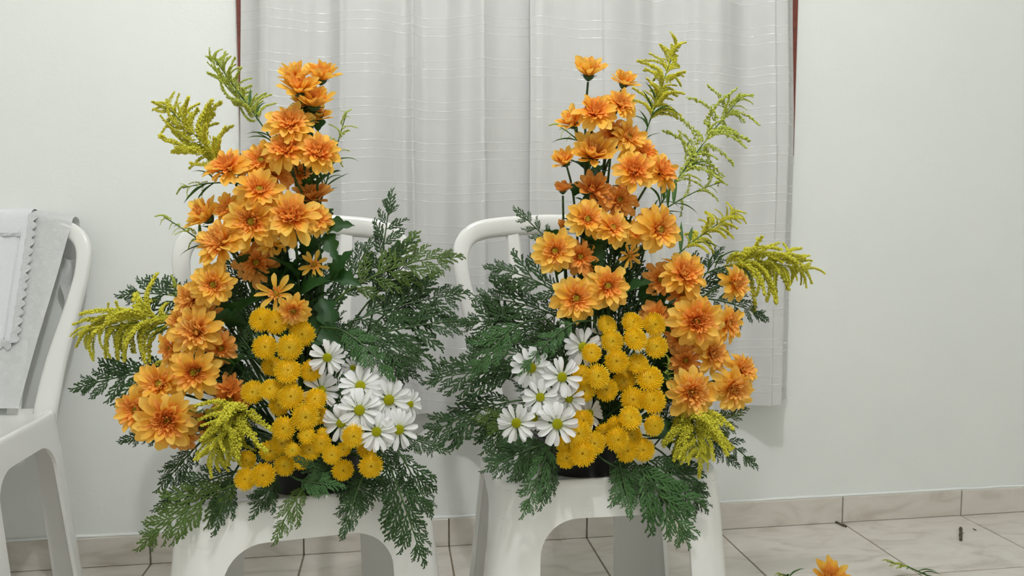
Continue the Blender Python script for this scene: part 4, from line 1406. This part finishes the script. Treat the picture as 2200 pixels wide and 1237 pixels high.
for i, (b, t, d_) in enumerate([((1300, 700), (1290, 570), 'rising behind the middle stems'), ((1360, 700), (1370, 570), 'rising behind the open stems'), ((1410, 720), (1440, 600), 'rising behind the trailing side'), ((1250, 720), (1220, 620), 'filling behind the middle blooms'), ((1330, 660), (1330, 520), 'rising tall in the shaded centre'),
                                ((1240, 800), (1180, 720), 'filling behind the upper daisies'), ((1430, 820), (1450, 740), 'filling behind the yellow cluster'), ((1300, 870), (1290, 800), 'filling the dark centre'), ((1420, 940), (1440, 860), 'filling low behind the yellow blooms'), ((1200, 880), (1120, 830), 'filling behind the middle daisies')]):
    CY(0, b, t, -3 + (4 if b[1] > 800 else 0), -6 + (6 if b[1] > 800 else 0), .55, 'cyp', d_)

for A_, b, t, kb, kt, d_ in [(1, (540, 700), (480, 620), 2, 0, 'filling between trailing and middle blooms'), (1, (560, 780), (500, 700), 4, 2, 'filling beside the upper yellow blooms'), (1, (560, 830), (480, 790), 5, 4, 'filling beside the middle yellow blooms'),
    (1, (560, 930), (470, 900), 7, 7, 'filling behind the forward goldenrod'), (1, (600, 960), (520, 960), 8, 9, 'filling behind the lowest yellow blooms'), (1, (660, 780), (720, 690), 2, 0, 'filling beside the highest daisy'), (1, (640, 840), (620, 740), 3, 2, 'filling the dark core'),
    (1, (740, 900), (720, 820), 5, 4, 'filling the dark core behind daisies'), (1, (760, 960), (850, 960), 7, 7, 'filling beneath the daisies'), (1, (680, 960), (680, 880), 6, 5, 'filling the core above the planter'),
    (0, (1340, 740), (1330, 650), 2, 0, 'filling above the yellow cluster'), (0, (1340, 840), (1340, 760), 4, 3, 'filling the dark core'), (0, (1440, 760), (1480, 690), 3, 2, 'filling behind the large trailing bloom'), (0, (1430, 850), (1440, 770), 5, 4, 'filling between yellow cluster and trailing blooms'),
    (0, (1310, 920), (1310, 850), 6, 5, 'filling the core above the planter'), (0, (1440, 930), (1480, 900), 7, 7, 'filling behind the hanging goldenrod'), (0, (1220, 900), (1150, 880), 6, 6, 'filling behind the lowest daisies'), (0, (1210, 770), (1160, 700), 3, 1, 'filling above the crossed daisy')]:
    CY(A_, b, t, kb, kt, .7, 'cyp', d_)

# ------------------------------------------------------------------ scraps on the floor
def floor_at(px, py, z=0.0): return on_z(px, py, z)
hp = floor_at(1786, 1236, 0.045)
ft = Vector((hp.x + 0.10, hp.y - 0.20, 0.004))
F_ = Vector((-.15, .25, .95)).normalized()
mum(POT_B, 0, 0, 84, 'cup', -.1, .88, 0, 'loose orange chrysanthemum lying on the floor tiles', None, foot=ft, leaves=1, head=hp)
gp = floor_at(1992, 1236, 0.012); gt = floor_at(1905, 1206, 0.03)
def floor_goldenrod(pb, pt, nb, bl, label):
    class P_: pass
    root = thing('goldenrod_sprig', (pb.x, pb.y, 0.004), label, 'flower', 'goldenrod sprigs')
    o = Vector((pb.x, pb.y, 0.004))
    pts = [o + Vector((.16, -.14, 0)), o + Vector((.07, -.06, .006)), pb, pb.lerp(pt, .5) + Vector((0, 0, .006)), pt]
    mb = MB(); tube(mb, [p - o for p in pts], [.0026, .0024, .002, .0016, .0008], 5); obj('stem', mb, 'lance', root)
    for i in range(nb):
        u = .35 + .65 * (i + .5) / nb
        p = pb.lerp(pt, u)
        d = (pt - pb).normalized(); s = 1 if i % 2 else -1
        sd = Vector((-d.y, d.x, .3)).normalized() * s
        x = (d * .75 + sd * .6 + Vector((0, 0, rnd.uniform(0, .4)))).normalized()
        q = x.to_track_quat('X', 'Z').to_matrix().to_4x4()
        obj('blossom_branch', rnd.choice(GB_FULL), 'goldgreen', root, Matrix.Translation(p - o) @ q @ Matrix.Scale(bl * (1.1 - .6 * u), 4))
    for i in range(4):
        p = pb.lerp(pt, .05 + .1 * i); x = Vector((rnd.uniform(-1, 1), rnd.uniform(-1, .4), .4)).normalized()
        obj('leaf', LANCE[0], 'lance', root, Matrix.Translation(p - o) @ x.to_track_quat('X', 'Z').to_matrix().to_4x4() @ Matrix.Scale(.05, 4))
floor_goldenrod(gp, gt, 8, .04, 'loose goldenrod sprig lying on the floor tiles by the loose orange bloom')
gp2 = floor_at(1700, 1246, 0.01); gt2 = floor_at(1674, 1234, 0.02)
floor_goldenrod(gp2, gt2, 4, .03, 'tiny goldenrod tip on the floor between chair and loose orange bloom')

def scrap(name, p, q, rad, label):
    o = thing(name, ((p.x + q.x) / 2, (p.y + q.y) / 2, 0.0), label, 'twig', 'twig scraps on the floor')
    c = Vector(o.location)
    mb = MB()
    pts = [p.lerp(q, t) + Vector((0, 0, rad * (.95 + .15 * math.sin(t * 9)))) for t in [k / 6 for k in range(7)]]
    tube(mb, [x - c for x in pts], [rad * (1 + .18 * math.sin(k * 2.1)) for k in range(7)], 7)
    obj('bark', mb, 'twig', o)
    mb = MB(); mpt = pts[3] - c
    tube(mb, [mpt, mpt + Vector((rad * 1.8, -rad * .5, rad * .9))], [rad * .4, rad * .25], 5)
    obj('knot', mb, 'twig', o)
scrap('cut_twig', floor_at(2064, 1137), floor_at(2064, 1162), 0.0042, 'short brown cut twig lying out on an open floor tile')
scrap('cut_twig', floor_at(1795, 1123), floor_at(1818, 1133), 0.0032, 'thin olive cut stem lying against the baseboard joint')
scrap('bark_crumb', floor_at(2091, 1137), floor_at(2097, 1140), 0.0015, 'tiny bark crumb on the tile beside the brown twig')
